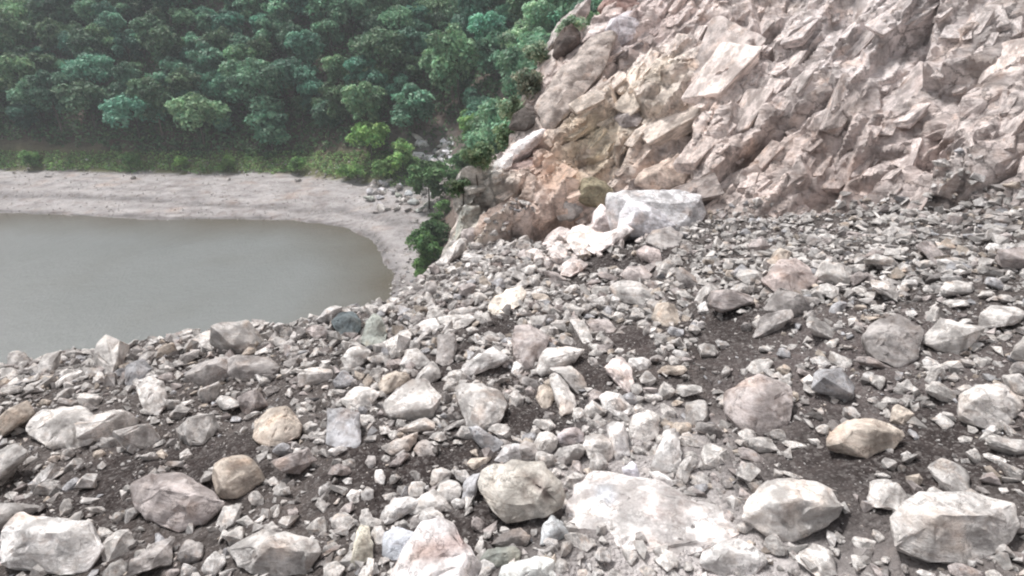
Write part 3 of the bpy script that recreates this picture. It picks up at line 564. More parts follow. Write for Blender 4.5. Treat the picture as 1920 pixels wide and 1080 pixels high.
soilspots = [(930, 615, 50, 22), (985, 775, 95, 38), (780, 872, 95, 32), (690, 855, 50, 50), (1100, 700, 50, 50), (1180, 640, 45, 45), (860, 650, 30, 20), (890, 975, 50, 35), (1130, 490, 70, 32), (1210, 485, 60, 35), (850, 860, 60, 30), (985, 985, 70, 20), (820, 700, 40, 35), (700, 920, 50, 40), (1350, 620, 80, 40), (400, 860, 90, 40), (1560, 880, 90, 50), (200, 900, 80, 40), (1750, 850, 90, 40)]
def soil_at(p):
    d = p - CAM; c, s = math.cos(PITCH), math.sin(PITCH); fz = d[1] * c - d[2] * s; up = d[1] * s + d[2] * c
    px = 960 + FPX * d[0] / fz; py = 540 - FPX * up / fz
    s_ = max([math.exp(-((px - a) / w_) ** 2 - ((py - b_) / h_) ** 2) for a, b_, w_, h_ in soilspots]); return px, py, s_
def proj(p): return soil_at(p)[:2]
scat = []; tries = 0
# sample loose rocks: big ones first, kept apart
for name_, pmin, pmax, n in (('rock', 52, 110, 60), ('rock', 34, 52, 185), ('stone', 24, 34, 300)):
    got = 0; tries = 0
    while got < n and tries < 40000:
        tries += 1
        side = rng.random() > (.2 if pmin > 50 else .72)
        px, py = (rng.uniform(-40, 1960), rng.uniform(470, 1100)) if side else (rng.uniform(630, 1290), rng.uniform(440, 1090))
        if pmin > 50 and 650 < px < 1250: continue
        q = hit(px, min(py, 1079))
        if q is None: continue
        td, ts_ = seg_dist(np.array([q[0]]), np.array([q[1]]), toe); cdv, cs_ = seg_dist(np.array([q[0]]), np.array([q[1]]), crest)
        if (td * ts_)[0] > .5 or (cdv * cs_)[0] > .3: continue
        s_ = soil_at(q)[2]
        if rng.random() < s_ * 1.1: continue
        if hides_hero(q): continue
        size = rng.uniform(pmin, pmax) / FPX * np.linalg.norm(q - CAM)
        if any((q[0] - a) ** 2 + (q[1] - b_) ** 2 < (r_ * .85 + size * .36) ** 2 for a, b_, r_ in taken): continue
        taken.append((q[0], q[1], size * .42)); scat.append((q, size, name_)); got += 1
for k in range(60):
    f_ = rng.random(); px = 1020 + 165 * f_ + rng.normal(0, 16); py = 486 - 44 * f_ + rng.normal(0, 11); q = hit(px, py)
    if q is None: continue
    scat.append((q, rng.uniform(20, 48) / FPX * np.linalg.norm(q - CAM), 'white rock'))
used = {}
for q, size, name_ in scat:
    me = protos[rng.integers(len(protos))]; white_ = name_ == 'white rock'; name_ = 'rock' if white_ else name_; o = link(name_, me); nm, c = tone()
    if white_: nm = 'pinkish white'; c = tuple(np.array([.56, .52, .51]) * rng.uniform(.85, 1.1))
    o.color = c + (1,)
    o.rotation_euler = (rng.normal(0, .35), rng.normal(0, .35), rng.uniform(0, 6.28)); s = size * rng.uniform(.85, 1.15, 3); o.scale = tuple(s)
    o.location = (q[0], q[1], q[2] + size * (.22 if white_ else .12))
    px, py = proj(q); j = min(range(len(heroes_done)), key=lambda k: (heroes_done[k][0] - px) ** 2 + (heroes_done[k][1] - py) ** 2)
    hx, hy, short, _, _ = heroes_done[j]; dx, dy = px - hx, py - hy
    where = ('to the right of' if dx > 0 else 'to the left of') if abs(dx) > abs(dy) else ('below' if dy > 0 else 'above')
    szw = 'large' if size > .3 else ('medium' if size > .2 else 'small')
    lab = f'{szw} {nm} broken {name_} {where} {short}'
    k = used.get(lab, 0); used[lab] = k + 1
    if k:
        lab = f'{szw} {nm} broken {name_} {("close " if k == 1 else "farther ")}{where} {short}'
        while lab in used:
            szw = {'large': 'bulky', 'bulky': 'squat', 'medium': 'middling', 'middling': 'modest', 'small': 'little', 'little': 'tiny'}.get(szw, 'plain'); lab = f'{szw} {nm} broken {name_} {where} {short}'
            if szw == 'plain': break
        used[lab] = 1
    lab = lab if len(lab.split()) <= 16 else lab.replace('broken ', '').replace('to the left of', 'left of').replace('to the right of', 'right of')
    tag(o, lab, name_, 'loose rocks of the landslide' if name_ == 'rock' else 'smaller stones of the landslide')

def stones(name, specs, label):
    """thousands of broken stones as one mesh: low hulls, each turned and sized on its own"""
    bases = []
    for k in range(14):
        bm = bmesh.new()
        for p in proto_points(2000 + k, 11, flats[k % 6]): bm.verts.new(p)
        r = bmesh.ops.convex_hull(bm, input=bm.verts[:])
        bmesh.ops.delete(bm, geom=[v for v in bm.verts if not v.link_faces], context='VERTS'); bmesh.ops.triangulate(bm, faces=bm.faces[:])
        bm.verts.index_update(); bases.append((np.array([v.co[:] for v in bm.verts]), np.array([[v.index for v in f.verts] for f in bm.faces]))); bm.free()
    Vs, Fs, Cs, off = [], [], [], 0
    P, S = specs
    for k in range(14):
        sel = np.arange(len(P))[k::14]
        if not len(sel): continue
        bv, bf = bases[k]; n = len(sel); m = len(bv)
        a = rng.uniform(0, 6.28, n); b_ = rng.normal(0, .5, n)
        ca_, sa_, cb, sb = np.cos(a), np.sin(a), np.cos(b_), np.sin(b_)
        R = np.zeros((n, 3, 3)); R[:, 0, 0] = ca_; R[:, 0, 1] = -sa_ * cb; R[:, 0, 2] = sa_ * sb; R[:, 1, 0] = sa_; R[:, 1, 1] = ca_ * cb; R[:, 1, 2] = -ca_ * sb; R[:, 2, 1] = sb; R[:, 2, 2] = cb
        v = np.einsum('nij,mj->nmi', R, bv) * (S[sel][:, None, None] * rng.uniform(.8, 1.2, (n, 1, 3))) + P[sel][:, None, :]
        Vs.append(v.reshape(-1, 3)); Fs.append((bf[None] + (np.arange(n) * m)[:, None, None] + off).reshape(-1, 3)); off += n * m
        cc = np.array([tone()[1] for _ in range(n)]) * rng.uniform(.62, 1.0, (n, 1)); cc = np.repeat(cc, m, 0); Cs.append(cc)
    me = mesh_np(name, np.concatenate(Vs), np.concatenate(Fs), False); set_col(me, np.concatenate(Cs))
    return tag(link(name, me, M_stone), label, None, None, 'stuff')
def sample(n, ylo, yhi, smin, smax, pw, dens):
    P, S = [], []
    xs_ = rng.uniform(-12, 12.5, n * 4); ys_ = rng.uniform(ylo, yhi, n * 4)
    td, ts_ = seg_dist(xs_, ys_, toe); cd_, cs_ = seg_dist(xs_, ys_, crest); ok = (td * ts_ < .3) & (cd_ * cs_ < 1.2) & (np.abs(xs_) < 1.15 * ys_ + 4.0)
    xs_, ys_ = xs_[ok], ys_[ok]
    nz = fbm(np.stack([xs_, ys_, xs_ * 0], 1) * 1.1, 3, 501)
    for x, y, z_ in zip(xs_, ys_, nz):
        if len(P) >= n: break
        g = ground_z(x, y)
        if g is None: continue
        q = np.array([x, y, g]); sp = soil_at(q)[2]
        if under_hero(q): continue
        if rng.random() < sp * dens or rng.random() < .25 - z_ * .7: continue
        s = smin * (smax / smin) ** (rng.random() ** pw); q[2] += s * .12; P.append(q); S.append(s)
    return np.array(P), np.array(S)
stones('rubble', tuple(np.concatenate(v) for v in zip(sample(2600, 6.0, 14, .17, .34, 1.6, 1.0), sample(10500, 1.0, 14, .07, .19, 1.5, 1.15), sample(11000, .9, 13.5, .025, .07, 1.3, .85))), 'small broken stones covering the landslide slope')
stones('gravel', sample(18000, .9, 8.0, .010, .030, 1.2, .8), 'fine gravel and grit between the fallen rocks')

# blocks standing proud of the cliff face
bprotos = []
for k in range(10):
    r = np.random.default_rng(5000 + k); c8 = np.array([(x, y, z) for x in (-.5, .5) for y in (-.5, .5) for z in (-.5, .5)]) * r.uniform(.55, 1.1, (8, 3))
    c8 = np.concatenate([c8, r.uniform(-.6, .6, (4, 3))]); me = rock_mesh('cliff_block', c8, 1.0, 5000 + k, 8, .7, .03); me.materials.clear(); me.materials.append(M_rock); bprotos.append(me)
cnt = 0; used_c = []; tries = 0
while cnt < 210 and tries < 20000:
    tries += 1
    px, py = rng.uniform(830, 1960), rng.uniform(-30, 470)
    if rng.random() < .4: px = rng.uniform(860, 1300)
    q = hit(px, py)
    if q is None or hides_hero(q) or (px < 1140 and rng.random() < .25): continue
    td, ts_ = seg_dist(np.array([q[0]]), np.array([q[1]]), toe)
    if (td * ts_)[0] < .1 or q[1] > 24: continue
    size = (.2 if px > 1140 else .13) * (7.5 if px > 1140 else 5) ** (rng.random() ** 1.5)
    if any(math.hypot(q[0] - a, q[1] - b_) < .36 * (size + s_) for a, b_, s_ in used_c): continue
    used_c.append((q[0], q[1], size))
    j = int(np.argmin(((V - q) ** 2).sum(1))); base = Call[j] * rng.uniform(.9, 1.2)
    iy, ix = divmod(j, nx); nrm = Vector(nn[iy, ix]); sx = Vector((ca, sa, .1)); sx = (sx - nrm * sx.dot(nrm)).normalized(); sy = nrm.cross(sx)
    Rm = Matrix((sx, sy, nrm)).transposed() @ Matrix.Rotation(rng.normal(0, .22), 3, 'Z') @ Matrix.Rotation(rng.normal(.06, .2), 3, 'X') @ Matrix.Rotation(rng.normal(0, .14), 3, 'Y')
    o = link('rock_block', bprotos[rng.integers(10)], parent=cliff); o.color = tuple(np.clip(base, 0, .8)) + (1,)
    o.rotation_euler = Rm.to_euler(); o.scale = tuple(size * np.array([rng.uniform(1.1, 2.1), rng.uniform(.6, 1.1), rng.uniform(.28, .6)]))
    o.location = tuple(q - np.array(nrm) * size * .13); cnt += 1
# a bare twig lying in the upper rubble
def tube(name, pts, radii, mat, parent=None, sides=6):
    Vs, Fs = [], []
    for k, (p, r) in enumerate(zip(pts, radii)):
        d = (Vector(pts[min(k + 1, len(pts) - 1)]) - Vector(pts[max(k - 1, 0)])).normalized(); a = d.orthogonal().normalized(); b_ = d.cross(a)
        for j in range(sides): Vs.append(Vector(p) + (a * math.cos(6.2832 * j / sides) + b_ * math.sin(6.2832 * j / sides)) * r)
    for k in range(len(pts) - 1):
        for j in range(sides): Fs.append((k * sides + j, k * sides + (j + 1) % sides, (k + 1) * sides + (j + 1) % sides, (k + 1) * sides + j))
    return link(name, mesh_np(name, [tuple(v) for v in Vs], Fs), mat, parent)
tw = [hit(*p) + np.array([0, -.05, .10 + .02 * k]) for k, p in enumerate([(998, 468), (1006, 480), (1018, 488), (1036, 497)])]
tag(tube('twig', [tuple(p) for p in tw], [.022, .02, .016, .008], M_bark), 'thin bare dark twig lying on rubble left of the white fallen rocks', 'twig')

# ------------------------------------------------------------------ valley: river, bank, far hillside
shore = [on_plane(*p, 0)[:2] for p in ((-1500, 330), (-400, 376), (0, 400), (300, 411), (560, 414), (632, 424), (688, 446), (722, 476), (732, 508), (728, 556), (716, 604), (680, 700))]
shore = [tuple(p) for p in shore] + [(-12, 36), (-30, 20), (-60, 10)]
outer_l = [tuple(on_plane(*p, 1.2)[:2]) for p in ((-1500, 290), (-400, 312), (0, 326), (300, 332), (560, 334), (650, 345), (710, 352), (770, 378), (812, 402), (798, 450), (785, 500), (765, 560))] + [(-9, 45), (-5, 30)]
xs = np.concatenate([np.arange(-420, -120, 6.0), np.arange(-120, 60, 1.0), np.arange(60, 200, 6.0)]); ys = np.concatenate([np.arange(20, 185, 1.0), np.arange(185, 420, 6.0)])
A, B = np.meshgrid(xs, ys); a = A.ravel(); b_ = B.ravel(); PP = np.stack([a, b_, a * 0], 1)
wv = 1.2 * fbm(PP * .12, 4, 601)
sd_, ss = seg_dist(a, b_, shore); s1 = sd_ * ss + wv; od, os_ = seg_dist(a, b_, outer_l); o1 = od * os_ + 1.5 * wv
zf = np.where(s1 > 0, np.minimum(.12 + .10 * s1, 1.6), np.maximum(s1 * .35, -2.5))
gully = np.exp(-((a + 18 - (b_ - 110) * .10) / 7) ** 2)
hill = np.where(o1 > 0, .62 * o1 + .0022 * np.clip(o1, 0, 200) ** 2, 0) + np.clip(o1 / 6, 0, 1) * (3.5 * fbm(PP * .035, 4, 611) + 1.3 * fbm(PP * .16, 3, 617)) - gully * np.clip(o1 / 10, 0, 1) * 5
zf = zf + np.minimum(np.clip(hill, -1, 999), 170) + .25 * fbm(PP * .25, 4, 631) * (s1 > 0)
# two low terraces on the bank
tl = [tuple(on_plane(*p, .9)[:2]) for p in ((-300, 360), (200, 372), (640, 395), (700, 408), (780, 424), (800, 430))]
tdd, tss = seg_dist(a, b_, tl); zf += np.where((s1 > 0), .55 * np.clip(tdd * tss + .4 * wv, 0, .7), 0)
far = (s1 > -12)
i = np.arange(A.size).reshape(A.shape); f = np.stack([i[:-1, :-1], i[:-1, 1:], i[1:, 1:], i[1:, :-1]], -1).reshape(-1, 4)
Vf = np.stack([a, b_, zf], 1); fbv = BVHTree.FromPolygons([Vector(v) for v in Vf.tolist()], f.tolist())
def far_pt(px, py): return np.array(fbv.ray_cast(Vector(CAM), Vector(ray(px, py)).normalized())[0])
hillm = o1[f].mean(1) > 0
cf = np.tile(np.array([.40, .38, .385]), (A.size, 1)) * (1 + .22 * fbm(PP * .5, 4, 641))[:, None]
wet = np.clip(1 - np.abs(s1 - .3) / 1.1, 0, 1)[:, None]; cf = cf * (1 - .6 * wet)
bn = np.abs(np.sin(s1 * .9 + 2.2 * fbm(PP * .09, 3, 645))) ** 6; cf = cf * (1 - .30 * bn * np.clip(fbm(PP * .15, 3, 646) + .6, 0, 1))[:, None]
dl = np.exp(-((tdd - .2) / .5) ** 2)[:, None]; cf = cf * (1 - .35 * dl)
hc = np.tile(np.array([.13, .10, .085]), (A.size, 1)) * (1 + .5 * fbm(PP * .2, 4, 643))[:, None]
gw = np.clip(gully * 1.4 * np.clip(1 - (o1 - 4) / 18, 0, 1), 0, 1)[:, None]; hc = hc * (1 - gw) + np.array([.30, .29, .29]) * gw
gr = np.clip(1 - np.abs(o1 - 2) / 6, 0, 1)[:, None] * (a < on_plane(735, 345, 1)[0])[:, None]; hc = hc * (1 - .8 * gr) + np.array([.16, .19, .08]) * .8 * gr
qb = far_pt(962, 190); bd_ = np.exp(-(np.hypot(a - qb[0], (b_ - qb[1]) * .6) / 6.0) ** 4)[:, None]; hc = hc * (1 - bd_) + np.array([.36, .30, .29]) * bd_
cf = np.where((o1 > 0)[:, None], hc, cf)
for nm, sel in (('riverbank', ~hillm), ('hillside', hillm)):
    ff = f[sel]; u, inv = np.unique(ff, return_inverse=True); me = mesh_np(nm, Vf[u], inv.reshape(ff.shape)); set_col(me, np.clip(cf[u], .01, .8)); tag(link(nm, me, M_far), kind='structure')
def far_z(x, y): r = fbv.ray_cast(Vector((x, y, 400)), Vector((0, 0, -1))); return r[0].z if r[0] is not None else None
def far_hit(px, py):
    r = fbv.ray_cast(Vector(CAM), Vector(ray(px, py)).normalized()); return np.array(r[0]) if r[0] is not None else None
# water sheet with its own colour: silty and browner in the shallows
wx = np.arange(-420, 40, 1.6); wy = np.arange(-30, 300, 1.6); WA, WB = np.meshgrid(wx, wy); d_, s_ = seg_dist(WA.ravel(), WB.ravel(), shore)
dep = np.clip(-(d_ * s_) / 11, 0, 1) + .25 * fbm(np.stack([WA.ravel(), WB.ravel(), WA.ravel() * 0], 1) * .12, 3, 651); dep = np.clip(dep, 0, 1)[:, None]
wc = np.array([.12, .108, .088]) * (1 - dep) + np.array([.20, .212, .212]) * dep
i = np.arange(WA.size).reshape(WA.shape); f_ = np.stack([i[:-1, :-1], i[:-1, 1:], i[1:, 1:], i[1:, :-1]], -1).reshape(-1, 4)
me = mesh_np('river', np.stack([WA.ravel(), WB.ravel(), WA.ravel() * 0], 1), f_); set_col(me, wc); tag(link('river', me, M_water), kind='structure')

# far boulders along the bank and in the gully
M_rock_far = rock_material('bank_rock', 'object', .35, .6)
fprotos = []
for p in protos[:6]:
    q = p.copy(); q.materials.clear(); q.materials.append(M_rock_far); fprotos.append(q)
nb = 0
for px, py, s, c in [(722, 348, 3.4, (.42,.43,.46)), (738, 362, 2.8, (.46,.46,.48)), (705, 352, 2.0, PG), (752, 352, 2.4, (.38,.40,.42)), (766, 366, 3.0, (.33,.35,.37)), (745, 378, 2.2, PG), (775, 382, 3.0, (.36,.38,.38)), (790, 396, 3.2, (.34,.36,.35)),
                     (808, 388, 3.4, GG), (800, 300, 3.6, (.50,.50,.53)), (816, 283, 2.6, (.48,.48,.50)), (826, 300, 3.0, (.40,.41,.42)), (792, 278, 2.2, (.46,.46,.48)), (836, 316, 3.2, GG), (850, 300, 2.6, (.30,.29,.28)), (812, 320, 2.4, (.36,.38,.38)),
                     (752, 262, 1.8, G), (840, 262, 2.6, (.24,.22,.21)), (690, 358, 1.4, PG), (812, 412, 2.4, GG), (560, 340, 2.0, PG), (430, 338, 1.6, PG), (250, 335, 2.2, PG), (90, 332, 1.8, G)] + [(random.uniform(692, 815), random.uniform(338, 400), random.uniform(1.3, 3.3), random.choice([PG, (.46,.46,.49), G, GG, LG])) for _ in range(44)] + [(random.uniform(780, 850), random.uniform(262, 335), random.uniform(1.8, 4.0), random.choice([LG, (.66,.66,.70), (.60,.60,.62)])) for _ in range(36)]:
    q = far_hit(px, py)
    if q is None: continue
    s *= .8
    o = link('boulder', fprotos[nb % 6]); o.color = tuple(c) + (1,); o.location = (q[0], q[1], q[2] + .15 * s); o.scale = (s * 1.1, s, s); o.rotation_euler = (rng.normal(0, .4), rng.normal(0, .4), rng.uniform(0, 6))
    gul = 790 <= px <= 860 and py < 330
    tag(o, 'pale boulder in the rocky gully at the foot of the forest' if gul else 'grey boulder where the river bank meets the forested hillside', 'boulder', 'boulders in the gully below the forest' if gul else 'boulders along the back of the river bank'); nb += 1
for _ in range(0): pass
# small stones strewn on the bank and in the shallows
PB, SBz = [], []
while len(PB) < 1500:
    px, py = rng.uniform(-20, 830), rng.uniform(300, 600); q = far_hit(px, py)
    if q is None or q[2] < -.35: continue
    o_ = seg_dist(np.array([q[0]]), np.array([q[1]]), outer_l); oo = (o_[0] * o_[1])[0]
    if oo > 9: continue
    s = rng.uniform(.15, .45) * (2.2 if oo > -3 else 1); PB.append(q + np.array([0, 0, .05])); SBz.append(s)
stones('bank_stones', (np.array(PB), np.array(SBz)), 'stones strewn along the river bank')

# ------------------------------------------------------------------ trees
def leaf_cloud(name, centres, radii, n, leaf, seed, squash=.8):
    r = np.random.default_rng(seed); k = r.choice(len(centres), n, p=np.array(radii) ** 2 / (np.array(radii) ** 2).sum())
    d = r.normal(size=(n, 3)); d /= np.linalg.norm(d, axis=1, keepdims=True); d[:, 2] = np.where(r.random(n) < .6, np.abs(d[:, 2]), d[:, 2])
    rad = np.array(radii)[k] * r.uniform(.55, 1.08, n); c = np.array(centres)[k] + d * rad[:, None] * np.array([1, 1, squash])
    nrm = d * .6 + r.normal(size=(n, 3)) * .6 + np.array([0, 0, .5]); nrm /= np.linalg.norm(nrm, axis=1, keepdims=True)
    t1 = np.cross(nrm, r.normal(size=(n, 3))); t1 /= np.linalg.norm(t1, axis=1, keepdims=True); t2 = np.cross(nrm, t1); s = leaf * r.uniform(.6, 1.3, n)[:, None]
    quad = np.stack([c - t1 * s, c - t2 * s * .55 + nrm * s * .12, c + t1 * s, c + t2 * s * .55 + nrm * s * .12], 1).reshape(-1, 3)
    me = mesh_np(name, quad, np.arange(4 * n).reshape(n, 4), False)
    kt = r.uniform(.6, 1.45, len(centres))[k]; lt = kt * r.uniform(.75, 1.25, n); cc = np.stack([lt * r.uniform(.85, 1.2, n), lt, lt * .95], 1); set_col(me, np.repeat(cc, 4, 0)); me.materials.append(M_leaf)
    return me
def tree_proto(seed, h=9.0, cr=3.6, leaf=.34, n=2600, trunk=True):
    r = random.Random(seed); cs, rs = [], []
    for j in range(15):
        a_ = r.uniform(0, 6.28); rr = cr * math.sqrt(r.random()) * .78; z = h * r.uniform(.42, .92) - rr * .25
        cs.append((rr * math.cos(a_), rr * math.sin(a_), z)); rs.append(cr * r.uniform(.24, .56))
    cs.append((r.uniform(-.4, .4), r.uniform(-.4, .4), h * .93)); rs.append(cr * .32)
    crown = leaf_cloud('crown', cs, rs, n, leaf, seed)
    bm_v, bm_f = [], []
    def seg(p0, p1, r0, r1):
        d = (Vector(p1) - Vector(p0)).normalized(); a = d.orthogonal().normalized(); b2 = d.cross(a); o = len(bm_v)
        for p, rr in ((p0, r0), (p1, r1)):
            for j in range(6): bm_v.append(tuple(Vector(p) + (a * math.cos(j * 1.0472) + b2 * math.sin(j * 1.0472)) * rr))
        for j in range(6): bm_f.append((o + j, o + (j + 1) % 6, o + 6 + (j + 1) % 6, o + 6 + j))
    m1 = (r.uniform(-.3, .3), r.uniform(-.3, .3), h * .4); seg((0, 0, -.8), m1, .02 * h + .03, .014 * h); seg(m1, (m1[0] * 1.8, m1[1] * 1.8, h * .85), .014 * h, .03)
    for c in cs[::2]: seg((m1[0], m1[1], m1[2] + r.uniform(-.1, .25) * h), c, .008 * h, .02)
    tm = mesh_np('trunk', bm_v, bm_f); tm.materials.append(M_bark)
    return crown, tm
tp = [tree_proto(3000 + k, h=r_h, cr=r_c, leaf=.42, n=2500) for k, (r_h, r_c) in enumerate([(9, 3.8), (10.5, 3.6), (8, 4.1), (11, 4.3), (7.5, 3.3), (9.5, 4.6), (8.5, 3.0)])]
shrubp = [tree_proto(3300 + k, h=3.0, cr=1.7, leaf=.20, n=1500) for k in range(4)]
def plant(name, pr, loc, s, colr, label, cat, group=None, rot=None):
    e = bpy.data.objects.new(name, None); col.objects.link(e); e.location = tuple(loc); e.rotation_euler = (0, 0, rng.uniform(0, 6.28)); e.scale = (s, s, s * rng.uniform(.88, 1.15))
    e.empty_display_size = .5; tag(e, label, cat, group)
    c = link('crown', pr[0], parent=e); c.color = tuple(colr) + (1,); link('trunk', pr[1], parent=e)
    return e
special = [ # name, px, py(base), scale, proto, tint, label
 ('tree', 697, 300, .85, 5, (1.5, 1.55, .8), 'bright green bushy tree standing at the forest edge above the river bank'),
 ('tree', 757, 322, .74, 4, (1.9, 1.8, 1.15), 'yellow-green young tree beside the rocky gully'),
 ('tree', 805, 392, 1.0, 6, (.95, 1.0, .72), 'olive green dense tree at the right end of the river bank'),
 ('tree', 978, 150, 1.1, 3, (2.4, 2.1, 2.2), 'pale silvery green tree behind the top of the cliff edge'),
 ('tree', 1012, 118, .95, 1, (2.3, 2.1, 2.3), 'pale bluish tree nearest the top of the cliff edge'),
 ('tree', 715, 345, .48, 0, (1.6, 1.6, 1.0), 'small light green tree on the grassy strip beside the bright green tree'),
 ('tree', 890, 292, .75, 1, (1.4, 1.45, .9), 'slim light green tree between the gully and the cliff'),
]
tt = []
for nm, px, py, s, k, c, lb in special:
    q = far_hit(px, py); plant(nm, tp[k], q, s, c, lb, 'tree'); tt.append((q[0], q[1], 2.4 * s))
cnt = 0; tries = 0
while cnt < 285 and tries < 40000:
    tries += 1
    px, py = rng.uniform(-60, 1180), rng.uniform(-60, 335); q = far_hit(px, py)
    if q is None: continue
    oo = seg_dist(np.array([q[0]]), np.array([q[1]]), outer_l); od1 = (oo[0] * oo[1])[0]
    if od1 < 7 or q[1] > 190: continue
    gx, gy = (px - 790) / 75, (py - 245) / 42
    if gx * gx + gy * gy < 1 and rng.random() < .8: continue
    if 690 < px < 900 and py > 275: continue
    if ((px - 962) / 38) ** 2 + ((py - 212) / 52) ** 2 < 1: continue
    s = rng.uniform(.55, 1.35)
    if any((q[0] - x) ** 2 + (q[1] - y) ** 2 < (2.35 * s + r_) ** 2 * .55 for x, y, r_ in tt): continue
    tt.append((q[0], q[1], 2.35 * s)); v = rng.uniform(.55, 1.45) * (1 + .55 * np.clip((px - 820) / 220, 0, 1)); w_ = rng.uniform(0, 1)
    c = (v * (.86 + .36 * w_), v * 1.14, v * (1.38 - .36 * w_))
    TL = ('pale green' if v > 1.15 else 'mid green' if v > .8 else 'dark green') + (' tall' if s > 1.05 else ' low' if s < .75 else '') + ' tree in the forest ' + ('low on the hillside' if od1 < 18 else 'halfway up' if od1 < 36 else 'high up') + (' beside the cliff edge' if px > 960 else ' over the rocky gully' if px > 760 else ' over the bright green tree' if px > 620 else ' across the middle river' if px > 300 else ' across the leftmost river')
    plant('tree', tp[rng.integers(7)], q, s, c, TL, 'tree', 'trees of the far hillside forest'); cnt += 1
SH = [(650, 335, 1.0, (1.4, 1.5, .7)), (672, 338, 1.1, (1.6, 1.6, .9)), (735, 335, 1.3, (1.9, 1.8, 1.0)), (775, 330, 1.2, (1.7, 1.7, 1.0)), (790, 350, 1.2, (1.1, 1.2, .7)), (798, 480, 1.3, (.75, .9, .5)), (806, 495, 1.2, (.6, .75, .4)), (800, 505, 1.0, (.9, 1.1, .5)),
      (812, 470, 1.3, (.6, .7, .45)), (870, 330, 1.3, (.9, 1.0, .7)), (905, 280, 1.4, (1.3, 1.4, .8)), (855, 350, 1.1, (.9, 1.0, .7)), (880, 250, 1.4, (1.2, 1.3, .9)), (925, 235, 1.3, (1.5, 1.5, 1.1)), (560, 325, 1.1, (1.2, 1.3, .7)), (430, 322, 1.0, (1.4, 1.4, .7)), (250, 320, 1.2, (1.1, 1.2, .7)), (60, 315, 1.1, (1.3, 1.4, .8)), (340, 318, .9, (1.6, 1.6, .8))]
SL = ['left of two low grassy-green shrubs at the edge of the river bank', 'right of two low grassy-green shrubs at the edge of the river bank', 'yellowish shrub in front of the yellow-green young tree', 'light green shrub right of the yellow-green young tree', 'olive shrub at the top end of the river bank stones',
      'dark shrub at the narrow lower end of the pale bank', 'darkest shrub against the foot of the grey-green cliff', 'green shrub lowest beside the pale bank under the cliff', 'dark shrub just under the cliff corner above the bank', 'dull green shrub on the slope left of the white shard',
      'light shrub left of the white streak on the cliff', 'dull green shrub below the gully boulders', 'shrub above the slim light green tree', 'pale shrub left of the dark hollow in the cliff', 'shrub on the far bank directly left of the grassy strip', 'pale green shrub on the far bank, left part', 'dull shrub on the far bank left of the small grey boulder', 'shrub at the far left end of the bank', 'yellowish shrub at the back of the left bank']
for k, ((px, py, s, c), lb) in enumerate(zip(SH, SL)):
    q = far_hit(px, py)
    if q is not None: plant('shrub', shrubp[k % 4], q, s, c, lb, 'shrub')
for px, py, s, c, lb in [(958, 240, .30, (2.0, 1.5, 1.6), 'small pale shrub rooted on the cliff edge beside the dark hollow'), (925, 282, .28, (1.6, 1.35, 1.2), 'small green shrub rooted on the cliff edge above the white shard'),
                         (1003, 128, .30, (2.1, 1.6, 1.8), 'pale leafy shrub on the cliff edge left of the dark knob'), (1030, 70, .26, (2.6, 2.0, 2.3), 'palest shrub near the top of the cliff edge'), (895, 325, .26, (1.3, 1.1, 1.0), 'dull green shrub on the grey-green end of the cliff'),
                         (868, 372, .24, (1.1, .95, .85), 'small dark shrub lowest on the grey-green end of the cliff'), (985, 190, .28, (1.9, 1.25, 1.5), 'greyish shrub against the left side of the domed slab')]:
    q = hit(px, py)
    for dx in range(0, 60, 4):
        if q is not None and q[1] < 30: break
        q = hit(px + dx, py)
    if q is not None: plant('shrub', shrubp[int(px) % 4], q - np.array([0, 0, .1]), s, c, lb, 'shrub')
for k, (px, py, s, c) in enumerate([(822, 425, .7, (.9, 1.0, .6)), (818, 445, .8, (.7, .8, .5)), (812, 462, .7, (1.1, 1.2, .7)), (795, 515, .7, (1.3, 1.4, .7)), (788, 532, .6, (1.0, 1.1, .6)), (830, 405, .8, (1.2, 1.3, .8))]):
    q = far_hit(px, py)
    if q is not None: plant('shrub', shrubp[k % 4], q, s, c, ['shrub just below the stony end of the river bank', 'dark shrub second from the top in the strip between bank and cliff', 'mid green shrub halfway down the strip between bank and cliff', 'brighter shrub near the lower end of the strip beside the bank', 'lowest small shrub of the strip, just above the rubble rim', 'topmost shrub of the strip between bank and cliff'][k], 'shrub')
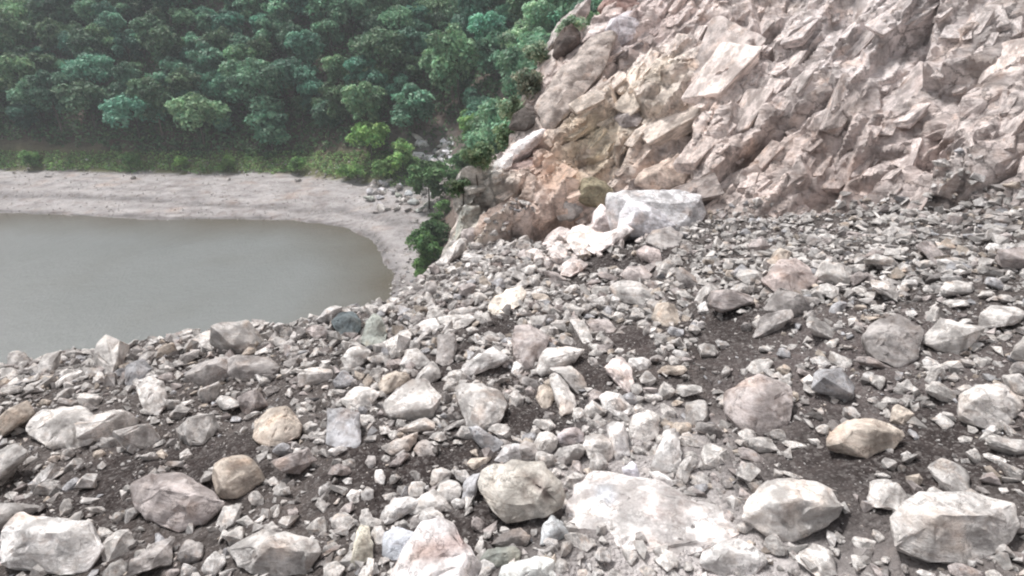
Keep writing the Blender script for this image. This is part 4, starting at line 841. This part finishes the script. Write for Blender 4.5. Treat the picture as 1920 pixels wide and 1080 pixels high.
# undergrowth between the trees
n = 30000; px = rng.uniform(-80, 1200, n); py = rng.uniform(-80, 345, n); cs = []
for x, y in zip(px, py):
    q = far_hit(x, y)
    if q is None or q[1] > 220: continue
    gx, gy = (x - 800) / 75, (y - 262) / 48
    if gx * gx + gy * gy < 1 and rng.random() < .75: continue
    oo = seg_dist(np.array([q[0]]), np.array([q[1]]), outer_l)
    if (oo[0] * oo[1])[0] > (6 if x < 770 else 1): cs.append(q + np.array([0, 0, rng.uniform(.1, .9)]))
cs = np.array(cs); me = leaf_cloud('undergrowth', cs, np.full(len(cs), .7), len(cs) * 3, .40, 77); o = link('undergrowth', me); o.color = (.9, .9, .75, 1)
tag(o, 'low green undergrowth covering the hillside between the trees', kind='stuff')

gs_ = []
while len(gs_) < 5000:
    q = far_hit(rng.uniform(-60, 780), rng.uniform(285, 350))
    if q is None: continue
    oo = seg_dist(np.array([q[0]]), np.array([q[1]]), outer_l); o2 = (oo[0] * oo[1])[0]
    if .6 * math.sin(q[0] * .4) + .4 < o2 < 8: gs_.append(q + np.array([0, 0, .1]))
me = leaf_cloud('grass', np.array(gs_), np.full(len(gs_), .35), 15000, .22, 78, 1.3); o = link('grass', me); o.color = (1.7, 1.65, 1.05, 1); tag(o, 'yellow-green grass along the back of the river bank', kind='stuff')

# ------------------------------------------------------------------ haze
HAZE = 0.0005
if HAZE:
    x0, x1, y0, y1, z0, z1 = -425, 205, -45, 425, -6, 262
    vs = [(x, y, z) for z in (z0, z1) for y in (y0, y1) for x in (x0, x1)]
    me = mesh_np('haze', vs, [(0, 2, 3, 1), (4, 5, 7, 6), (0, 1, 5, 4), (2, 6, 7, 3), (0, 4, 6, 2), (1, 3, 7, 5)], False)
    m = bpy.data.materials.new('haze_air'); m.use_nodes = True; nt = m.node_tree; nt.nodes.clear(); out = nt.nodes.new('ShaderNodeOutputMaterial'); pv = nt.nodes.new('ShaderNodeVolumePrincipled')
    pv.inputs['Color'].default_value = (.86, .93, 1.0, 1); pv.inputs['Density'].default_value = HAZE; nt.links.new(pv.outputs[0], out.inputs['Volume'])
    tag(link('haze', me, m), 'thin pale air haze over the valley', kind='stuff')
